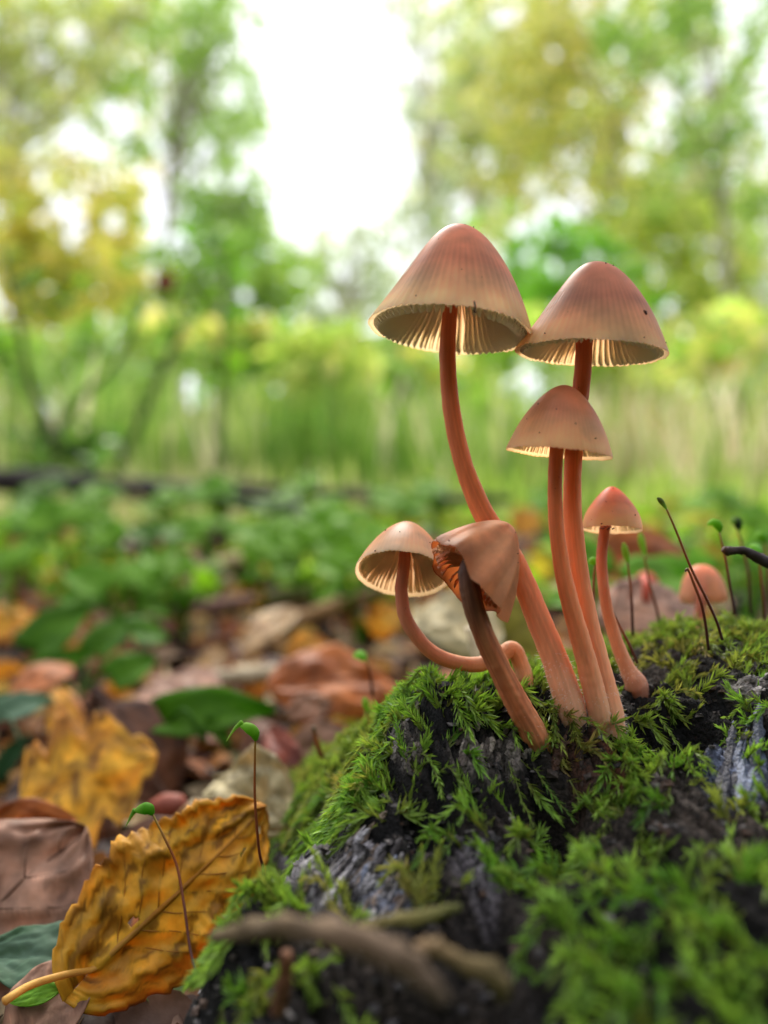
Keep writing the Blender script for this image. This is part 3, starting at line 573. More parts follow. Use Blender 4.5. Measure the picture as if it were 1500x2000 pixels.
# ------------------------------------------------------------------ fallen leaves
PAL = dict(yellow=[(222,172,44),(188,124,30)], gold=[(214,154,38),(160,92,26)], orange=[(184,106,40),(140,74,32)], brown=[(118,76,50),(80,50,34)], pink=[(176,136,112),(126,90,70)],
           tan=[(196,168,122),(166,128,84)], cream=[(204,192,150),(166,152,110)], red=[(140,66,42),(110,48,34)], olive=[(150,140,60),(120,110,50)], white=[(196,198,158),(156,168,112)],
           green=[(88,132,26),(62,104,20)], lime=[(120,166,50),(96,140,40)], teal=[(100,126,104),(84,112,84)], bright=[(120,164,34),(92,138,24)], dark=[(40,80,34),(30,60,28)])
def leaf(name, label, cat, base, tip, N, W=.6, pal='brown', kind='ovate', fold=.1, curl=.1, wave=.03, corr=0, nv=8, teeth=0, seed=1, midrib=True, petiole=None, veins=False, group=None, m='leaf', spots=.3, roll=0, holes=False, res=1):
    B = at(*base) if base[2] < 50 else base; T = at(*tip); r = np.random.RandomState(seed)
    L_ = np.linalg.norm(T-B); X = (T-B)/L_; Nn = np.array(N, float); Nn = unit(Nn-X*(Nn@X)); Y = np.cross(Nn, X)
    ns, nu = int(46*res)+4, int(26*res)+3
    s = np.linspace(0, 1, ns)[:, None]; u = np.linspace(-1, 1, nu)[None]
    if kind == 'ovate': w = np.sin(pi*s**.85)**.75
    elif kind == 'heart': w = np.clip(np.sin(pi*(s*.92+.08)**.6), 0, 1)**.8
    elif kind == 'long': w = np.sin(pi*s**.9)**.5*.8
    else: w = np.sin(pi*s**.75)**.6
    if kind == 'lobed': w = w*(.66+.42*np.abs(np.sin(s*pi*3.3+.4)))*(1+.05*np.sin(s*70))
    w = w*(1+teeth*(((s*nv*2.2+np.abs(u)*0) % 1)-.4))+1e-3
    w = w*(1+.10*fbm(s*4, np.sign(u)*3+0*s, seed, 2)+(.16*fbm(s*13, np.sign(u)*5+0*s, seed+2, 3) if teeth else 0))
    bx = s+.10*np.sign(u)*u*u*0-.0*u
    if kind in ('heart', 'ovate2'): bx = s-.16*np.abs(u)*np.clip(1-s*4, 0, 1)
    xx = (bx+teeth*.35*np.abs(u)**3*.15)*L_; yy = u*w*W/2*L_*np.ones_like(s)
    ph = (s-.32*np.abs(u))*nv
    zz = fold*np.abs(u)*w*W*L_*.5+curl*L_*(np.sin(pi*s)*1.0-.3*s)-.25*abs(curl)*L_*u*u*w
    zz = zz+corr*L_*(1-np.abs(np.sin(pi*ph))**.6)*np.abs(u)**.4*(1-np.abs(u)**6)
    zz = zz+wave*L_*fbm(s*3+seed, u*1.6+seed, seed, 3)*1.6+.5*wave*L_*fbm(s*9, u*4, seed+4, 3)*np.abs(u)
    if roll: zz = zz+roll*L_*np.abs(u)**3*np.sign(roll)*w*.3
    V = B+xx[..., None]*X+yy[..., None]*Y+zz[..., None]*Nn
    a, b = [lin(*q) for q in PAL[pal]]
    nz = fbm(s*5+seed*3, u*2.5, seed+9, 4)[..., None]
    c = colmix(a, b, np.clip(.35+1.3*nz+.35*np.abs(u)[..., None]**3*spots*2, 0, 1))
    sp = np.clip(fbm(s*14+seed, u*8, seed+12, 3)*3.4-.45, 0, 1)[..., None]*spots*2
    c = colmix(c, c*np.array([.35, .28, .25]), np.clip(sp, 0, .9))
    vn = (np.abs(np.sin(pi*ph)) < .16)[..., None]*(np.abs(u) > .05)[..., None]
    c = np.where(vn, c*(.8 if m == 'leaf' and pal not in ('pink',) else 1.25), c)
    rt = root(name, B, label, cat, group)
    mb = MB()
    f = gridf(ns, nu)
    if holes:
        keep = np.ones(len(f), bool); cen = (s[:-1]+0*u[:, :-1]).ravel(), (u[:, :-1]+0*s[:-1]).ravel()
        keep &= ~((fbm(cen[0]*9, cen[1]*6, 55, 2) > .56)); f = f[keep]
    mb.add(V, f, np.clip(c, 0, 1)); bl = part('blade', mb, M[m], rt, thick=.00018 if base[2] < .3 else .0004)
    mid = V[:, nu//2]; 
    if midrib:
        mb = MB(); k = max(1, ns//9); P_ = list(mid[::k]-Nn*.0001)
        if petiole: P_ = [at(*q) for q in petiole]+P_
        pr = L_*.014
        tube(mb, P_, [pr*1.3, pr*1.0, pr, pr*.7, pr*.3] if petiole else [pr, pr*.7, pr*.3], [colmix(a, np.ones(3)*.5, .15), b*.9, b*.7] if pal not in ('green', 'lime', 'teal') else [a*1.5, a*1.3], 8, 44, rough=.1)
        part('midrib', mb, M[m], rt)
    if veins:
        for k in range(1, nv):
            for sg in (0, 1):
                P_ = []
                for q in np.linspace(0.02, .93, 7):
                    sv = (k/nv)+.32*q
                    if sv > .99: break
                    i = sv*(ns-1); i0 = int(min(i, ns-2)); fi = i-i0; j = nu//2+(1 if sg else -1)*int(q*(nu//2))
                    P_.append(V[i0, j]*(1-fi)+V[i0+1, j]*fi+Nn*.00005)
                if len(P_) > 2:
                    mb = MB(); tube(mb, P_, [L_*.0042, L_*.001], b*.8, 5, 16); part('vein', mb, M[m], bl)
    return rt
LV = 'fallen leaves in the litter'
FC = (0, -1, .35); UP = (0, -.35, 1)
leaf('fallen_leaf', 'golden yellow toothed leaf with long petiole standing on edge at the lower left', 'leaf', (185,1893,.1035), (520,1575,.118), (.25,-1,.28), .70, 'yellow', 'ovate2', fold=-.2, curl=.13, wave=.11, corr=.012, nv=9, teeth=.09, seed=3, petiole=[(8,1956,.094),(60,1924,.097),(130,1903,.1)], veins=True, group=LV, spots=.62, res=1.8, holes=True)
leaf('fallen_leaf', 'large pinkish brown leaf with raised veins lying at the left edge', 'leaf', (-190,1990,.110), (165,1612,.128), (.15,-.75,.7), .95, 'pink', 'ovate', fold=.12, curl=.08, wave=.07, corr=.045, nv=6, seed=8, group=LV, spots=.3, res=1.5, veins=True)
leaf('fallen_leaf', 'folded pinkish brown leaf under the petiole in the bottom left corner', 'leaf', (20,2080,.098), (190,1860,.108), (-.2,-.8,.6), .7, 'pink', 'ovate', fold=.3, corr=.02, nv=7, seed=18, group=LV)
leaf('green_leaf', 'dull blue-green leaf lying across the brown leaf above the petiole', 'leaf', (168,1885,.1085), (-60,1862,.110), (0,-.45,1), .62, 'teal', 'heart', fold=.15, curl=.06, wave=.05, seed=9, m='green', spots=.1, group='green leaves low in the litter', res=1.2)
leaf('green_leaf', 'small pale green leaf edge showing just beneath the petiole', 'leaf', (120,1930,.102), (20,1958,.100), (0,-.6,.8), .5, 'lime', 'ovate', seed=10, m='green', spots=.1, group='green leaves low in the litter')
leaf('fallen_leaf', 'bright yellow lobed leaf with brown edge at the middle left', 'leaf', (40,1580,.158), (305,1470,.165), (-.05,-.9,.6), 1.05, 'yellow', 'lobed', fold=.1, curl=.12, wave=.06, seed=12, group=LV, spots=.6)
leaf('fallen_leaf', 'rust brown curled leaf at the left edge below the bright yellow lobed leaf', 'leaf', (-60,1640,.135), (150,1600,.142), (0,-.9,.5), .55, 'orange', 'ovate', fold=.3, curl=.12, seed=13, group=LV)
leaf('fallen_leaf', 'brown pointed leaf leaning behind the bright yellow lobed leaf', 'leaf', (330,1560,.185), (215,1370,.20), (.3,-1,.2), .8, 'brown', 'ovate', fold=.15, curl=.1, seed=14, group=LV)
leaf('fallen_leaf', 'ochre curled leaf standing upright left of the brown pointed leaf', 'leaf', (150,1480,.20), (110,1340,.215), (.5,-1,0), .5, 'gold', 'long', seed=15, group=LV)
leaf('fallen_leaf', 'orange brown blurred leaf arching beneath the hooked stem', 'leaf', (520,1345,.21), (800,1340,.235), (0,-.7,.9), .6, 'orange', 'ovate', fold=-.15, curl=.12, wave=.08, seed=16, group=LV, spots=.1)
leaf('fallen_leaf', 'orange leaf tip rising left of the hooked stem', 'leaf', (560,1290,.25), (650,1260,.26), (0,-.9,.5), .8, 'gold', 'ovate', seed=17, group=LV)
leaf('fallen_leaf', 'whitish green translucent leaf with pale veins behind the hooked mushroom', 'leaf', (970,1290,.18), (810,1180,.21), (0,-.7,.9), .55, 'cream', 'ovate', fold=.2, curl=.12, wave=.1, corr=.05, nv=7, seed=19, m='leaf', group=LV, spots=0)
leaf('fallen_leaf', 'olive yellow blurred leaf behind the withered cap and tallest stem', 'leaf', (960,1270,.20), (1060,1190,.21), (0,-1,.3), 1.0, 'olive', 'ovate', seed=20, m='green', group=LV, spots=.1)
leaf('fallen_leaf', 'small bright yellow crumpled leaf left of the hooked mushroom stem', 'leaf', (725,1240,.27), (775,1185,.275), (0,-1,.3), 1.0, 'yellow', 'lobed', fold=.3, curl=.2, wave=.1, seed=21, group=LV)
leaf('fallen_leaf', 'small orange-yellow leaf beside the short whitish stick', 'leaf', (455,1180,.42), (520,1150,.43), (0,-1,.5), .9, 'yellow', 'lobed', seed=22, group=LV)
leaf('fallen_leaf', 'yellow and orange leaf among the green ground plants', 'leaf', (285,1105,.55), (385,1070,.57), (0,-.9,.6), .7, 'gold', 'lobed', seed=23, group=LV)
leaf('fallen_leaf', 'bright yellow crumpled leaf at the left edge beside the heart leaves', 'leaf', (-40,1240,.30), (80,1200,.31), (0,-.9,.6), .8, 'yellow', 'lobed', wave=.1, seed=24, group=LV)
leaf('fallen_leaf', 'light tan narrow leaf slanting down from the brown stick', 'leaf', (575,1190,.33), (475,1270,.29), (0,-.8,.7), .4, 'tan', 'long', seed=25, group=LV)
leaf('fallen_leaf', 'cream shell-like dry leaf standing behind the yellow toothed leaf', 'leaf', (570,1620,.135), (420,1520,.15), (.1,-.9,.5), .75, 'cream', 'ovate', fold=.35, curl=.15, wave=.16, corr=.04, nv=7, seed=26, group=LV, spots=.25)
leaf('fallen_leaf', 'wavy pale yellow leaf edge just behind the yellow toothed leaf', 'leaf', (330,1615,.132), (480,1580,.136), (0,-.8,.8), .45, 'tan', 'ovate', wave=.12, fold=.3, seed=27, group=LV)
leaf('fallen_leaf', 'dark red-brown curled leaf behind the hooded capsule stalk', 'leaf', (600,1530,.165), (520,1420,.18), (0,-1,.3), .45, 'red', 'long', seed=28, group=LV, fold=.3)
leaf('fallen_leaf', 'pinkish brown leaf behind the stump shoulder', 'leaf', (560,1480,.19), (690,1430,.20), (0,-.9,.4), .6, 'pink', 'ovate', seed=29, group=LV, fold=.2)
leaf('fallen_leaf', 'round pale pink stump-like curled leaf below the orange brown leaf', 'leaf', (560,1395,.20), (650,1370,.205), (0,-1,.3), .6, 'pink', 'ovate', curl=.12, wave=.1, seed=30, group=LV, spots=0)
leaf('fallen_leaf', 'reddish brown leaf filling the gap below the round green capsule', 'leaf', (200,1690,.135), (420,1640,.14), (0,-.7,.9), .6, 'brown', 'ovate', curl=.1, seed=31, group=LV)
leaf('fallen_leaf', 'grey pink leaf lying behind the thin stalks on the right', 'leaf', (1170,1220,.16), (1360,1180,.175), (0,-.7,.8), .5, 'pink', 'ovate', fold=.2, corr=.03, nv=7, curl=.12, seed=32, group=LV, spots=.1)
leaf('fallen_leaf', 'rust orange blurred leaf behind the white-edged small mushroom', 'leaf', (1140,1100,.26), (1345,1075,.27), (0,-1,.4), .5, 'orange', 'ovate', curl=.15, seed=33, group=LV, spots=0)
leaf('fallen_leaf', 'yellow blurred leaf on the green plants between the left caps', 'leaf', (1000,1030,.55), (1060,1010,.56), (0,-1,.5), .9, 'yellow', 'lobed', seed=34, group=LV)
leaf('fallen_leaf', 'orange brown leaf at the far left edge under the dark branch', 'leaf', (-40,1110,.6), (60,1060,.62), (0,-1,.5), .8, 'orange', 'ovate', seed=35, group=LV)
leaf('fallen_leaf', 'brown leaf under the heart-leaved plant', 'leaf', (140,1300,.24), (20,1360,.22), (0,-.7,.9), .6, 'orange', 'ovate', seed=36, group=LV)
leaf('fallen_leaf', 'dim grey brown leaf between the pale grey stick and brown pointed leaf', 'leaf', (300,1330,.24), (430,1440,.2), (0,-.7,.9), .5, 'pink', 'ovate', seed=37, group=LV)
# tiny brown acorn-like nut in the litter
mb = MB(); tube(mb, [at(290,1575,.155), at(320,1572,.155), at(350,1574,.155), at(366,1580,.155)], [.0008, .0024, .0024, .0006], lin(150, 84, 66), 14, 20)
tag(link('beech_nut', mb.mesh('beech_nut', M['leaf'])), 'smooth reddish brown nut right of the round green capsule', 'nut')
# ------------------------------------------------------------------ low green plants
def plant(name, label, blades, pal='green', kind='heart', group='low green plants behind the litter', stemto=None):
    P0 = at(*stemto); rt = root(name, P0, label, 'plant', group)
    for k, (bx, by, tx, ty, d, W_) in enumerate(blades):
        r = np.random.RandomState(int(bx+by)); B = at(bx, by, d); T = at(tx, ty, d*1.05)
        N = np.array([r.uniform(-.3, .3), -.75, .7]); L_ = np.linalg.norm(T-B); X = (T-B)/L_; N = unit(N-X*(N@X)); Y = np.cross(N, X)
        s = np.linspace(0, 1, 14)[:, None]; u = np.linspace(-1, 1, 9)[None]
        w = np.clip(np.sin(pi*(s*.92+.08)**.6), 0, 1)**.8 if kind == 'heart' else np.sin(pi*s**.85)**.8
        V = B+((s-.15*np.abs(u)*np.clip(1-s*4, 0, 1))*L_)[..., None]*X+(u*w*W_*L_/2)[..., None]*Y+((.12*np.abs(u)+.1*np.sin(pi*s)+.05*fbm(s*4, u*2, k))*L_)[..., None]*N
        a, b = [lin(*q) for q in PAL[pal]]; mb = MB()
        mb.add(V, gridf(14, 9), np.clip(colmix(a, b, np.clip(.5+fbm(s*4, u*3, k+int(bx)), 0, 1)[..., None]), 0, 1)); part('leaf', mb, M['green'], rt, thick=.0003)
        mb = MB(); tube(mb, [P0, (P0+B)/2+np.array([0, 0, L_*.2]), B], [L_*.03, L_*.02], b, 6, 10); part('stem', mb, M['green'], rt)
    return rt
plant('heart_leaf_plant', 'heart-leaved green plant at the left above the litter', [(70,1275,185,1190,.26,.9),(190,1275,270,1215,.27,.9),(60,1345,190,1280,.24,.6),(220,1330,305,1290,.25,.8),(255,1240,325,1250,.27,.9)], pal='green', stemto=(150,1370,.24))
plant('broad_leaf_plant', 'single broad bright green leaf in the middle of the litter', [(325,1412,535,1400,.185,.5),(400,1420,440,1460,.18,.6)], pal='green', stemto=(400,1450,.18))
plant('teal_leaf_plant', 'bluish green blurred leaf low at the left edge', [(0,1400,105,1375,.2,.7)], pal='teal', stemto=(40,1450,.19))
plant('grass_tuft_leaf', 'shaded dark green blurred leaves in the hollow at the left edge', [(-30,1420,60,1360,.22,.8),(0,1530,60,1440,.2,.5)], pal='dark', kind='ovate', stemto=(20,1540,.2))  # shade of the hollow put into the dark leaf colour
rs = np.random.RandomState(21)
SP = [(20,1130,.42,'green'),(60,1030,.6,'lime'),(140,1040,.55,'green'),(200,990,.8,'green'),(240,1080,.5,'green'),(330,1000,.8,'green'),(360,1150,.42,'green'),(420,1050,.6,'green'),(440,980,.9,'lime'),(500,1110,.5,'green'),(560,1060,.6,'green'),(620,1100,.5,'green'),(640,1020,.7,'green'),(600,970,.95,'green'),(700,1040,.6,'green'),(740,1100,.45,'green'),(780,1000,.75,'green'),(240,1170,.4,'lime'),(700,1130,.42,'green'),(1060,1000,.7,'green'),(1400,990,.7,'green'),(1480,1060,.5,'green'),(1440,1130,.3,'lime'),(1200,1160,.25,'lime'),(860,980,.8,'green'),(310,1060,.62,'dark'),(80,980,.8,'dark'),(540,1000,.85,'dark')]
WHERE = ['at the left edge under the dark branch','near the left edge below the dark branch','left, in front of the dark branch','under the thin leaning sapling','left of the yellow and orange leaf','right beneath the sapling fork','beside the pale cut stick','above the yellow and orange leaf','behind the dark branch, catching light','above the short whitish stick','in the middle, above the short whitish stick','left of the pale cream cap','by the end of the dark branch','behind the dark branch at the centre','above left of the pale cream cap','touching the pale cream cap','above the pale cream cap','above the reddish grey stick','just left of the pale cream cap rim','between the tall stems','above the two leaning stalks at the right','at the right edge behind the broken twig','below the broken twig','behind the white-edged mushroom','behind the stem of the tallest mushroom','in shade beyond the yellow and orange leaf','in shade under the dark branch at the left','in shade at the end of the dark branch']
for (x_, y_, d_, pl), wh in zip(SP, WHERE):
    B_ = []; d_ *= .86; pl = {'green': 'bright', 'dark': 'green'}.get(pl, pl)  # plants in shade carry it as a darker leaf palette
    for k in range(rs.randint(4, 8)):
        an = rs.uniform(0, 2*pi); q = .022*F/d_*rs.uniform(.5, 1.1)
        bx = x_+math.cos(an)*q*.5; by = y_+math.sin(an)*q*.3; B_.append((bx, by, bx+math.cos(an)*q, by+math.sin(an)*q*.5-6, d_*rs.uniform(.94, 1.06), rs.uniform(.6, .9)))
    gz_ = float(ground(at(x_, y_, d_)[0], d_)); yy_ = 1000-(gz_-H)/d_*F
    plant('ground_plant', 'blurred low green plant '+wh, B_, pal=pl, stemto=(x_, yy_, d_))
# filler litter, ground cover: nobody could count it
def scatter_leaves(name, label, n_, xr, yr, sz, cols, cat, zoff=(.0, .012), aspect=.6, seed=1, kindm='leaf', flat=.5, patchy=None, perspective=True):
    r = np.random.RandomState(seed)
    if perspective: y = np.exp(r.uniform(math.log(yr[0]), math.log(yr[1]), n_)); x = r.uniform(xr[0], xr[1], n_)*np.maximum(y, .15)
    else: x = r.uniform(*xr, n_); y = r.uniform(*yr, n_)
    if patchy is not None:
        kp = fbm(x/np.maximum(y, .2)*7, np.log(y)*5, seed, 3) > -patchy; x, y = x[kp], y[kp]
    k = (ground(x, y) > stump(x, y)) | (x < SX0) | (x > SX1) | (y > SY1) | (y < SY0); x, y = x[k], y[k]; m_ = len(x)
    P0 = np.stack([x, y, ground(x, y)+r.uniform(*zoff, m_)*np.clip(y*3, .25, 1.5)], -1)
    X = unit(r.normal(0, 1, (m_, 3))*np.array([1, 1, .35*(1+flat)])); N = unit(np.stack([r.normal(0, flat, m_), r.normal(-.3, flat, m_), np.ones(m_)], -1))
    N = unit(N-X*(N*X).sum(-1, keepdims=True)); Y = np.cross(N, X)
    L_ = r.uniform(*sz, m_)*np.clip(.55+y*.8, .55, 1.5); s = np.linspace(0, 1, 6); w = np.sin(pi*(s*.96+.02)**.85)**.8*aspect/2; u = np.array([-1, 0, 1.])
    cu = r.uniform(-.15, .3, m_); fo = r.uniform(-.1, .5, m_)
    sx_ = s[None, :, None]; uu = u[None, None]; ww = w[None, :, None]
    V = P0[:, None, None]+((sx_-.5)*L_[:, None, None])[..., None]*X[:, None, None]+(uu*ww*L_[:, None, None])[..., None]*Y[:, None, None]+((cu[:, None, None]*np.sin(pi*sx_)+fo[:, None, None]*np.abs(uu)*ww)*L_[:, None, None])[..., None]*N[:, None, None]
    cl = np.array([lin(*q) for q in cols])[r.randint(len(cols), size=m_)]*r.uniform(.6, 1.15, (m_, 1))
    f = (np.arange(m_)[:, None, None]*18+gridf(6, 3)[None]).reshape(-1, 4)
    mb = MB(); mb.add(V, f, np.repeat(np.clip(cl, 0, 1)[:, None], 18, 1).reshape(-1, 3))
    return tag(link(name, mb.mesh(name, M[kindm])), label, cat, kind='stuff')
scatter_leaves('leaf_litter', 'mixed brown, orange and yellow dead leaves covering the forest floor', 3000, (-.75, .8), (.085, 2.2), (.014, .03), [(104,70,50),(70,46,34),(130,90,60),(120,96,86),(156,128,90),(84,58,44),(160,92,40),(100,62,44),(180,136,50),(190,168,130),(60,42,32),(50,36,28),(74,96,40)], 'leaf litter', seed=4, flat=.6, zoff=(-.001, .006))
scatter_leaves('ground_cover', 'low green ivy-like ground cover behind the leaf litter', 4200, (-.8, .8), (.45, 2.0), (.014, .034), [(106,150,36),(122,164,44),(150,184,62),(74,112,30),(166,192,90),(184,190,100),(170,136,70),(200,170,70)], 'ground cover', seed=6, kindm='green', flat=.6, patchy=-.06, zoff=(.002, .022))
scatter_leaves('leaf_litter', 'small crumpled brown leaf scraps and bits between the larger fallen leaves', 2600, (-.6, .3), (.10, .55), (.006, .018), [(104,70,50),(60,42,32),(130,90,60),(50,36,28),(156,128,90),(170,110,44),(84,58,44),(190,160,110)], 'leaf litter', seed=14, flat=.9, zoff=(0, .006), aspect=.5)
scatter_leaves('leaf_litter', 'loose golden, tan and dark brown leaves overlapping on the forest floor', 1100, (-.6, .5), (.13, .9), (.014, .026), [(150,100,50),(196,140,50),(104,70,46),(60,42,30),(176,150,104),(120,70,40),(200,160,60),(44,32,24),(140,110,80)], 'leaf litter', seed=24, flat=.75, zoff=(.001, .008), aspect=.7)
# mossy soil beside the stump
r = np.random.RandomState(9); xm = r.uniform(-.04, .02, 1300); ym = r.uniform(.09, .24, 1300)
kk = (fbm(xm*60, ym*60, 13) > .05) & (ym > .11) & (xm > -.010-.25*(ym-.12)); xm, ym = xm[kk], ym[kk]
hf = lambda x, y: np.maximum(ground(x, y)+.004, np.where((x > SX0) & (x < SX1) & (y < SY1) & (y > SY0), stump(x, y), -1))
mb = moss_mesh(xm, ym, np.full(len(xm), .35), np.ones(len(xm)), hf, 8, 1.2)
tag(link('moss', mb.mesh('moss', M['moss'], smooth=False)), 'blurred olive green moss on the soil behind the left side of the stump', 'moss', kind='stuff')
# ------------------------------------------------------------------ background vegetation
def cloud(mb, cen, rad, n_, size, cols, r, flatz=.8, shell=.0, aspect=.55):
    n_ = int(n_); p = r.normal(0, .5, (n_, 3)); q = np.linalg.norm(p, axis=1, keepdims=True); p = np.where(q > 1.15, p/q, p)
    P0 = np.asarray(cen)+p*np.asarray(rad)
    X = unit(r.normal(0, 1, (n_, 3))); N = unit(r.normal(0, 1, (n_, 3))+np.array([0, 0, .8])); N = unit(N-X*(N*X).sum(-1, keepdims=True)); Y = np.cross(N, X)
    L_ = size*r.uniform(.6, 1.3, n_)[:, None]; w = L_*aspect*.5
    V = np.stack([P0-X*L_*.5, P0-X*L_*.1+Y*w+N*w*.3, P0+X*L_*.5, P0-X*L_*.1-Y*w+N*w*.3], 1)
    cl = np.array([lin(*q) for q in cols]); cl = cl[r.randint(len(cl), size=n_)]*r.uniform(.7, 1.4, (n_, 1))
    f = (np.arange(n_)[:, None, None]*4+np.array([[0, 1, 2], [0, 2, 3]])[None]).reshape(-1, 3)
    mb.add(V, f, np.repeat(np.clip(cl, 0, 1)[:, None], 4, 1).reshape(-1, 3))
GR = [(140,172,84),(118,154,64),(162,188,104)]; YL = [(214,198,110),(220,206,130),(190,186,96),(222,200,126)]; YG = [(180,190,96),(194,200,108),(160,180,84),(206,200,124)]
PALE = [(160,172,150),(146,162,132),(180,186,160)]; GY_ = [(170,180,130),(186,188,140),(200,194,160)]  # flare of the bright sky put into these pale leaf colours
def tree(name, label, base, d, trunk_r, clusters, cols, size, seed, top=None, cat='tree', group='trees behind the clearing', barkc=(150,142,124), dens=1.0, limbs=True):
    r = np.random.RandomState(seed); bx = at(base, 1000, d)[0]; by = d; bz = float(ground(bx, d))-.02
    B0 = np.array([bx, by, bz]); rt = root(name, B0, label, cat, group)
    cs = [np.array(at(x, y, dd)) for (x, y, rr, dd, dn) in clusters]
    tp = cs[int(np.argmax([q[2] for q in cs]))] if top is None else at(*top)
    mb = MB(); mid = (B0+tp)/2+r.normal(0, .02*np.linalg.norm(tp-B0), 3)*np.array([1, 1, 0])
    tp_ = np.array([B0[0]*.6+tp[0]*.4, B0[1]*.6+tp[1]*.4, tp[2]])
    P_ = tube(mb, [B0, (B0*2+tp_)/3+r.normal(0, .03, 3)*trunk_r*8, (B0+tp_*2)/3, tp_], [trunk_r*.8, trunk_r*.6, trunk_r*.4, trunk_r*.12], lin(*barkc), 10, 30, rough=.15)
    part('trunk', mb, M['bark'], rt)
    mb = MB(); cr = MB()
    for (x, y, rr, dd, dn), q in zip(clusters, cs):
        k = int(np.clip((q[2]-B0[2])/(tp_[2]-B0[2]+1e-6)*.75, .12, .92)*len(P_)); a = P_[min(k, len(P_)-1)]
        if limbs: tube(mb, [a, (a+q)/2+np.array([0, 0, .05*abs(q[0]-a[0])]), q], [trunk_r*.16, trunk_r*.1, trunk_r*.04], lin(*barkc), 6, 12)
        R_ = rr*dd/F; n_ = dn*dens*(rr/ (size*F/dd))**2*18
        for sub in range(15):     # uneven sub-clumps
            o_ = r.normal(0, .55, 3)*R_*np.array([1, 1.2, .9]); k_ = r.uniform(.14, .42); cloud(cr, q+o_, np.array([R_, R_*1.2, R_*.8])*k_, n_/15*(k_/.28)**1.3, size*1.35, cols, r)
    if limbs: part('limb', mb, M['bark'], rt)
    o = part('crown', cr, M['tree'], rt, smooth=False)
    return rt
def fill(x0, x1, y0, y1, n_, d, rad, dn, seed):
    "evenly spread leaf clumps of one crown, kept clear of each other"
    r = np.random.RandomState(seed); o = []
    while len(o) < n_:
        q = (r.uniform(x0, x1), r.uniform(y0, y1)); o.append((q[0], q[1], rad*r.uniform(.7, 1.2), d*r.uniform(.93, 1.07), dn*r.uniform(.5, 1.3)))
    return o
def cl(pts, d, dn=1, r=70): return [(x, y, (q[0] if q else r), d*(1+.08*math.sin(x*.7+y)), dn) for (x, y, *q) in pts]
tree('birch_tree', 'tall loose tree at the upper left corner, pale sky spots showing through', -40, 9, .12, fill(-60, 330, -40, 330, 26, 9, 60, .36, 1)+fill(-60, 400, -50, 120, 14, 9, 45, .5, 26)+cl([(20,40),(90,20),(170,60),(250,30),(60,130),(150,150,60),(240,120),(300,170,50),(330,60),(20,240,50),(130,210,40)], 9, .55, 75), YG+GY_+PALE, .11, 51)
tree('birch_tree', 'thin green leafy tree left of the open sky gap near the top', 300, 7.5, .07, fill(300, 500, -30, 330, 12, 7.5, 45, .3, 2)+fill(290, 545, -40, 300, 22, 7.6, 34, .55, 21)+fill(380, 560, -90, 330, 26, 7.4, 30, .5, 31)+cl([(380,30),(440,70,50),(250,160),(220,230,50),(350,130,50),(400,180,40),(330,230,45),(260,290,50),(350,310,50),(420,300,35)], 7.5, .45, 60), GR, .10, 52)
tree('maple_tree', 'small drooping branch tree whose leaf cluster hangs into the sky gap', 420, 5.5, .04, fill(380, 560, 300, 480, 12, 5.6, 34, .6, 22)+cl([(505,272,28),(480,245,18),(440,390,50),(470,420,45),(420,460,50),(380,400,40),(480,480,50),(500,360,20)], 5.5, 1.3, 50), GR, .075, 53)
tree('yellow_tree', 'yellowing broad tree at the left edge, mid height', 20, 8, .10, fill(-40, 300, 330, 640, 16, 8, 70, .6, 3)+cl([(20,380,70),(60,460,80),(120,520,80),(40,560,80),(160,600,80),(90,640,80),(230,560,70),(250,480,60),(190,460,40),(0,300,40),(230,400,50)], 8, 1.3, 80), YL+YG, .10, 54)
tree('green_tree', 'dense green tree left of centre below the sky gap', 430, 6.5, .06, fill(300, 560, 420, 640, 10, 6.5, 60, .7, 4)+cl([(430,520,70),(500,560,60),(530,620,60),(460,620,80),(370,560,70),(380,640,80),(300,620,70),(300,520,50),(540,520,20),(520,470,25)], 6.5, 1.3, 70), GR+[(150,170,60)], .085, 55)
tree('distant_tree', 'pale far-off tree standing low in the middle of the sky gap', 660, 32, .3, fill(590, 820, 470, 640, 12, 32, 35, .5, 5)+fill(560, 800, 430, 560, 14, 34, 26, .6, 27)+cl([(620,500,45),(680,480,45),(730,520,45),(640,560,45),(700,580,50),(590,590,40),(760,580,45),(600,640,50),(680,640,60),(760,640,60)], 32, .75, 45), PALE, .42, 56)
tree('distant_tree', 'faint pale spray of a distant tree right beside the sky gap, above the tallest cap', 850, 26, .25, fill(820, 960, 0, 480, 14, 26, 45, .4, 6)+fill(770, 960, -30, 480, 26, 24, 34, .6, 23)+fill(790, 870, -80, 200, 10, 23, 30, .6, 33)+cl([(840,180,50),(870,100,50),(820,60,40),(860,260,55),(840,350,50),(880,420,60),(830,460,50),(800,400,30),(790,20,40),(920,330,50)], 26, .55, 50), PALE+[(180,186,180),(170,176,176)], .34, 57, limbs=True)
tree('pale_trunk_tree', 'tree with straight pale grey trunk behind the two tall caps', 925, 11, .13, fill(870, 1080, -30, 420, 14, 11, 55, .4, 7)+fill(840, 1100, -40, 300, 16, 11, 40, .6, 24)+cl([(900,150,60),(960,60,70),(1010,130,60),(900,300,40),(980,300,60),(930,220,50),(1040,40,50)], 11, .5, 60), GY_+GR[:1], .13, 58, barkc=(196,190,178), top=(925,60,11))
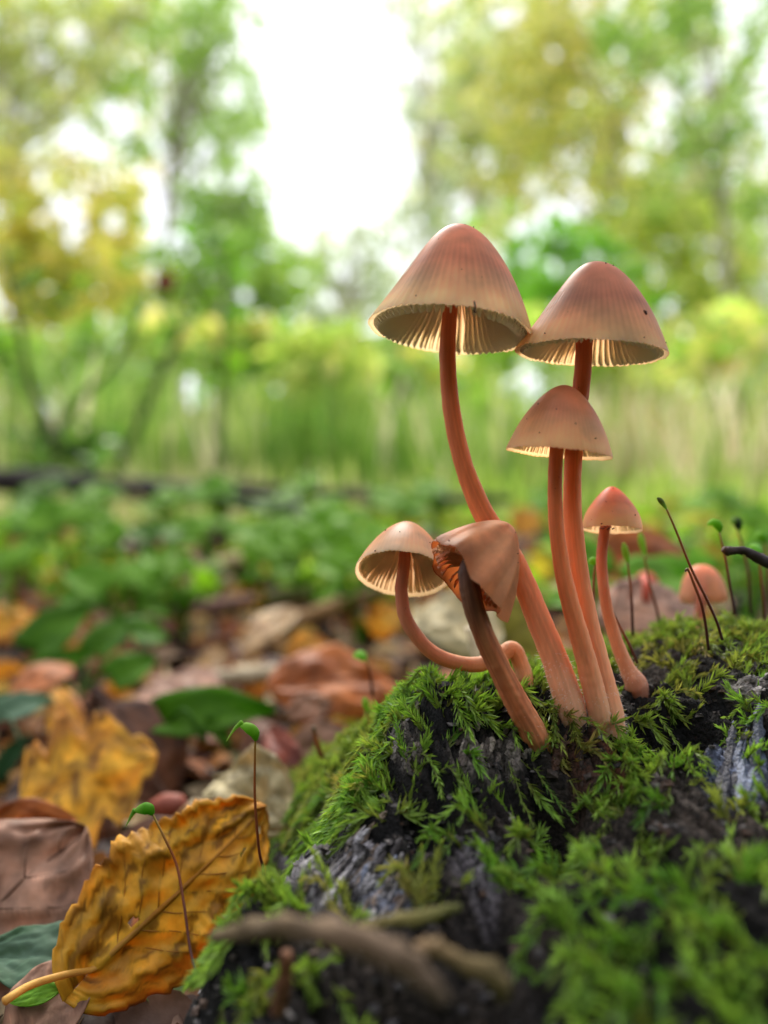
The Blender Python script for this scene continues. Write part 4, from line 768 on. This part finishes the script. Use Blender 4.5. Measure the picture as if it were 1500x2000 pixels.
tree('yellow_tree', 'yellow-green tree filling the upper middle right above the right cap', 1130, 9.5, .10, fill(980, 1300, -30, 440, 20, 9.5, 65, .5, 8)+fill(830, 1540, -110, 40, 22, 9.2, 50, .45, 32)+cl([(1010,110,50),(1080,150,70),(1130,90,70),(1060,240,80),(1150,230,80),(1010,330,70),(1100,340,80),(1200,330,70),(1230,220,50),(1180,20,60),(1000,420,60),(1280,100,50)], 9.5, .8, 75), YL[:2]+YG+GY_, .115, 59)
tree('green_tree', 'fresh green tree at the upper right corner', 1440, 7, .07, fill(1240, 1540, -30, 420, 14, 7, 45, .3, 9)+fill(1150, 1540, -50, 120, 14, 7, 40, .6, 25)+cl([(1490,70,50),(1450,150,50),(1380,60,50),(1330,140,40),(1250,50,50),(1200,130,40),(1480,230,50),(1420,260,50),(1490,400,50),(1340,230,40)], 7, .55, 50), GR, .09, 60)
tree('green_tree', 'dense bright green tree right behind the domed right cap', 1130, 6, .06, fill(860, 1220, 460, 680, 14, 6, 55, .7, 12)+cl([(1090,480,60),(1030,500,60),(1150,500,60),(1000,590,60),(1080,600,80),(960,640,60),(1180,600,80),(900,560,50),(880,640,60)], 6, 1.4, 65), [(124,176,56),(140,188,66),(112,160,50)], .08, 61)
tree('olive_tree', 'olive yellow tree between the right cap and the right edge', 1380, 8.5, .09, fill(1180, 1540, 420, 700, 16, 8.5, 65, .7, 10)+cl([(1200,430,70),(1290,460,80),(1270,560,80),(1370,560,80),(1330,650,80),(1420,490,60),(1440,610,80),(1250,370,50),(1480,560,60),(1500,660,80)], 8.5, 1.0, 75), YG+GR[:1], .10, 62)
tree('birch_tree', 'sparse airy tree with blue-white sky holes at the right edge', 1500, 12, .12, fill(1230, 1540, 100, 480, 20, 12, 60, .45, 11)+cl([(1300,300,60),(1360,350,60),(1430,330,60),(1490,310,60),(1400,420,60),(1350,200,50),(1480,430,50),(1290,210,50),(1440,200,40)], 12, .42, 60), GY_+GR[:1], .15, 63, barkc=(200,196,186))
tree('birch_tree', 'slim white-barked tree at the right edge behind the right cap', 1500, 5, .035, cl([(1495,470,30),(1480,700,50),(1500,560,30)], 5, .8, 30), GR, .08, 64, barkc=(206,200,190), top=(1496,380,5))
# saplings with bare thin stems, left foreground of the meadow
def sapling(label, stems, lv, seed, cols=GR, size=.045, rr=.008, barkc=(70,74,42)):
    r = np.random.RandomState(seed); x, y, d = stems[0][-1]; P0 = at(x, y, d); rt = root('sapling', P0, label, 'sapling', 'thin saplings at the left')
    for st in stems:
        mb = MB(); tube(mb, [at(*q) for q in st][::-1], [rr, rr*.8, rr*.4], lin(*barkc), 6, 24, rough=.1); part('stem', mb, M['bark'], rt)
    mb = MB()
    for (x, y, q, d, n_) in lv: cloud(mb, at(x, y, d), np.array([1, 1, .8])*q*d/F, n_, size, cols, r)
    part('foliage', mb, M['tree'], rt, smooth=False)
sapling('leaning sapling with thin bare stems rising left of centre', [[(395,520,1.7),(360,620,1.6),(310,740,1.5),(225,930,1.4)],[(440,470,1.8),(440,640,1.7),(430,800,1.6),(428,920,1.5)]], [(400,480,60,1.7,26),(450,520,50,1.8,26),(370,430,40,1.7,14),(450,620,50,1.7,26),(360,640,40,1.6,12),(480,700,60,1.7,20),(400,760,50,1.6,12)], 71, [(96,150,30),(120,170,40),(80,120,30)])
sapling('thin crossing sapling stems with dark leaves at the left edge', [[(0,480,1.3),(40,650,1.3),(60,750,1.3),(112,880,1.2)],[(290,560,1.6),(230,700,1.5),(140,800,1.4),(40,980,1.2)]], [(60,550,70,1.4,14),(20,720,50,1.3,10),(150,560,60,1.5,12),(160,870,60,1.25,26),(100,900,50,1.25,20),(60,850,40,1.3,12),(230,860,40,1.4,10)], 72, [(70,110,34),(100,140,40),(60,90,30)])
sapling('arching bramble stem hanging over the fallen branch at the left', [[(190,900,.8),(240,940,.8),(290,1000,.75),(200,1080,.7),(90,1180,.6)]], [(200,890,50,.85,8),(130,930,60,.9,8)], 73, [(70,100,40),(90,130,50)], .03, .0015, (150,140,100))
leaf('hanging_leaf', 'dark brown dead leaf hanging from the sapling', 'leaf', (325,575,1.6), (325,525,1.6), (0,-1,.1), .8, 'red', 'ovate', seed=44)
# undergrowth bushes across the clearing
rs = np.random.RandomState(33); BW = [(-20,'at the left edge'),(110,'behind the crossing sapling stems'),(240,'left of the leaning sapling'),(380,'behind the leaning sapling'),(520,'below the left edge of the sky gap'),(650,'under the distant pale tree'),(780,'left of the tallest stem'),(930,'right of the tallest stem'),(1060,'between the tall mushrooms'),(1210,'right of the domed small cap'),(1350,'above the leaning stalks'),(1490,'at the right edge')]
UC = [(138,178,66),(156,192,76),(176,200,98),(122,162,60),(186,196,110)]
for i, (x_, wh) in enumerate(BW):
    mb = MB(); d_ = 3.2+.5*math.sin(i*2.1); bx = at(x_, 1000, d_)[0]; bz = float(ground(bx, d_)); UC_ = [UC, UC[::-1][:3]+YG, GR, UC+YL][i % 4]; rt = root('undergrowth_bush', (bx, d_, bz), 'leafy bright green undergrowth bush '+wh, 'bush', 'leafy bushes across the clearing')
    for k in range(16):
        y_ = rs.uniform(650, 950); xx_ = x_+rs.uniform(-110, 110); dd = d_+rs.uniform(-.35, .35)
        cloud(mb, at(xx_, y_, dd), np.array([.12, .12, .10])*rs.uniform(.7, 1.3), 75, .085, UC_ if y_ < 820 else UC_+[(206,206,164),(214,208,176),(190,200,140)], rs)
    part('foliage', mb, M['tree'], rt, smooth=False)
    mb = MB()
    for k in range(6):
        xx_ = x_+rs.uniform(-80, 80); T_ = at(xx_+rs.uniform(-20, 20), rs.uniform(660, 760), d_); B_ = np.array([bx+(xx_-x_)/F*d_*.8, d_, bz])
        tube(mb, [B_, (B_+T_)/2+rs.normal(0, .01, 3), T_], [.004, .003, .0015], lin(150, 150, 90), 5, 8)
    part('stem', mb, M['bark'], rt)
# unseen foliage added behind the viewpoint to block sky light from that side
rs = np.random.RandomState(90); mb = MB()
for i in range(7):
    x_ = -3.3+i*1.1; y_ = -1.9+.25*abs(i-3)*.9
    for k in range(20): cloud(mb, [x_+rs.uniform(-.5, .5), y_+rs.uniform(-.3, .3), rs.uniform(.1, 1.3)], np.array([.45, .4, .4]), 170, .13, [(84,110,50),(70,96,44),(104,120,60)], rs)
    tube(mb, [[x_, y_, -.02], [x_+.05, y_, 1], [x_-.05, y_, 2.1]], [.05, .04, .015], lin(90, 76, 60), 8, 12)
tag(link('sky_blocker', mb.mesh('sky_blocker', M['tree'], smooth=False)), 'unseen dense foliage added behind the viewpoint to block sky light', 'sky_blocker', kind='stuff')
# tall grass
def grass(name, label, n_, xr, yr, hr, wd, cols, seed):
    r = np.random.RandomState(seed); y = r.uniform(*yr, n_); x = r.uniform(*xr, n_)*y; z = ground(x, y); h = r.uniform(*hr, n_); K = 5
    t = np.linspace(0, 1, K); an = r.uniform(0, 2*pi, n_); be = r.uniform(.02, .4, n_)*h; fa = r.uniform(0, pi, n_)
    P_ = np.stack([x[:, None]+np.cos(an)[:, None]*be[:, None]*t**2, y[:, None]+np.sin(an)[:, None]*be[:, None]*t**2, z[:, None]+h[:, None]*t*(1-.15*t)], -1)
    w = (wd*(1-t)**.6)[None, :, None]*.5; sd = np.stack([np.cos(fa), np.sin(fa), 0*fa], -1)[:, None]
    V = np.stack([P_-sd*w, P_+sd*w], 2); pick = np.clip(((fbm(x*2.2, y*1.5, seed, 3)*1.6+.5)*len(cols)+r.normal(0, 1.6, n_)), 0, len(cols)-1).astype(int)
    cl_ = np.array([lin(*q) for q in cols])[pick]*r.uniform(.7, 1.15, (n_, 1))
    f = (np.arange(n_)[:, None, None]*K*2+gridf(K, 2)[None]).reshape(-1, 4)
    mb = MB(); mb.add(V, f, np.repeat(np.clip(cl_, 0, 1)[:, None], K*2, 1).reshape(-1, 3))
    tag(link(name, mb.mesh(name, M['grass'])), label, 'grass', kind='stuff')
grass('grass', 'tall pale and green meadow grass in the clearing', 8000, (-.62, .62), (1.7, 4.5), (.12, .5), .016, [(110,150,60),(150,180,84),(176,196,110),(200,204,150),(218,212,180),(228,220,196),(170,150,110)], 81)
grass('grass', 'short bright grass rising behind the leaf litter', 1300, (-.62, .62), (1.2, 1.9), (.04, .16), .009, [(160,192,80),(190,206,120),(216,210,160)], 82)
grass('grass', 'far meadow grass under the trees', 7000, (-.8, .8), (4.5, 12), (.2, .6), .02, [(140,180,50),(120,160,44),(180,190,90)], 83)
print('script done', sum(len(o.data.polygons) for o in S.objects if o.type == 'MESH'))
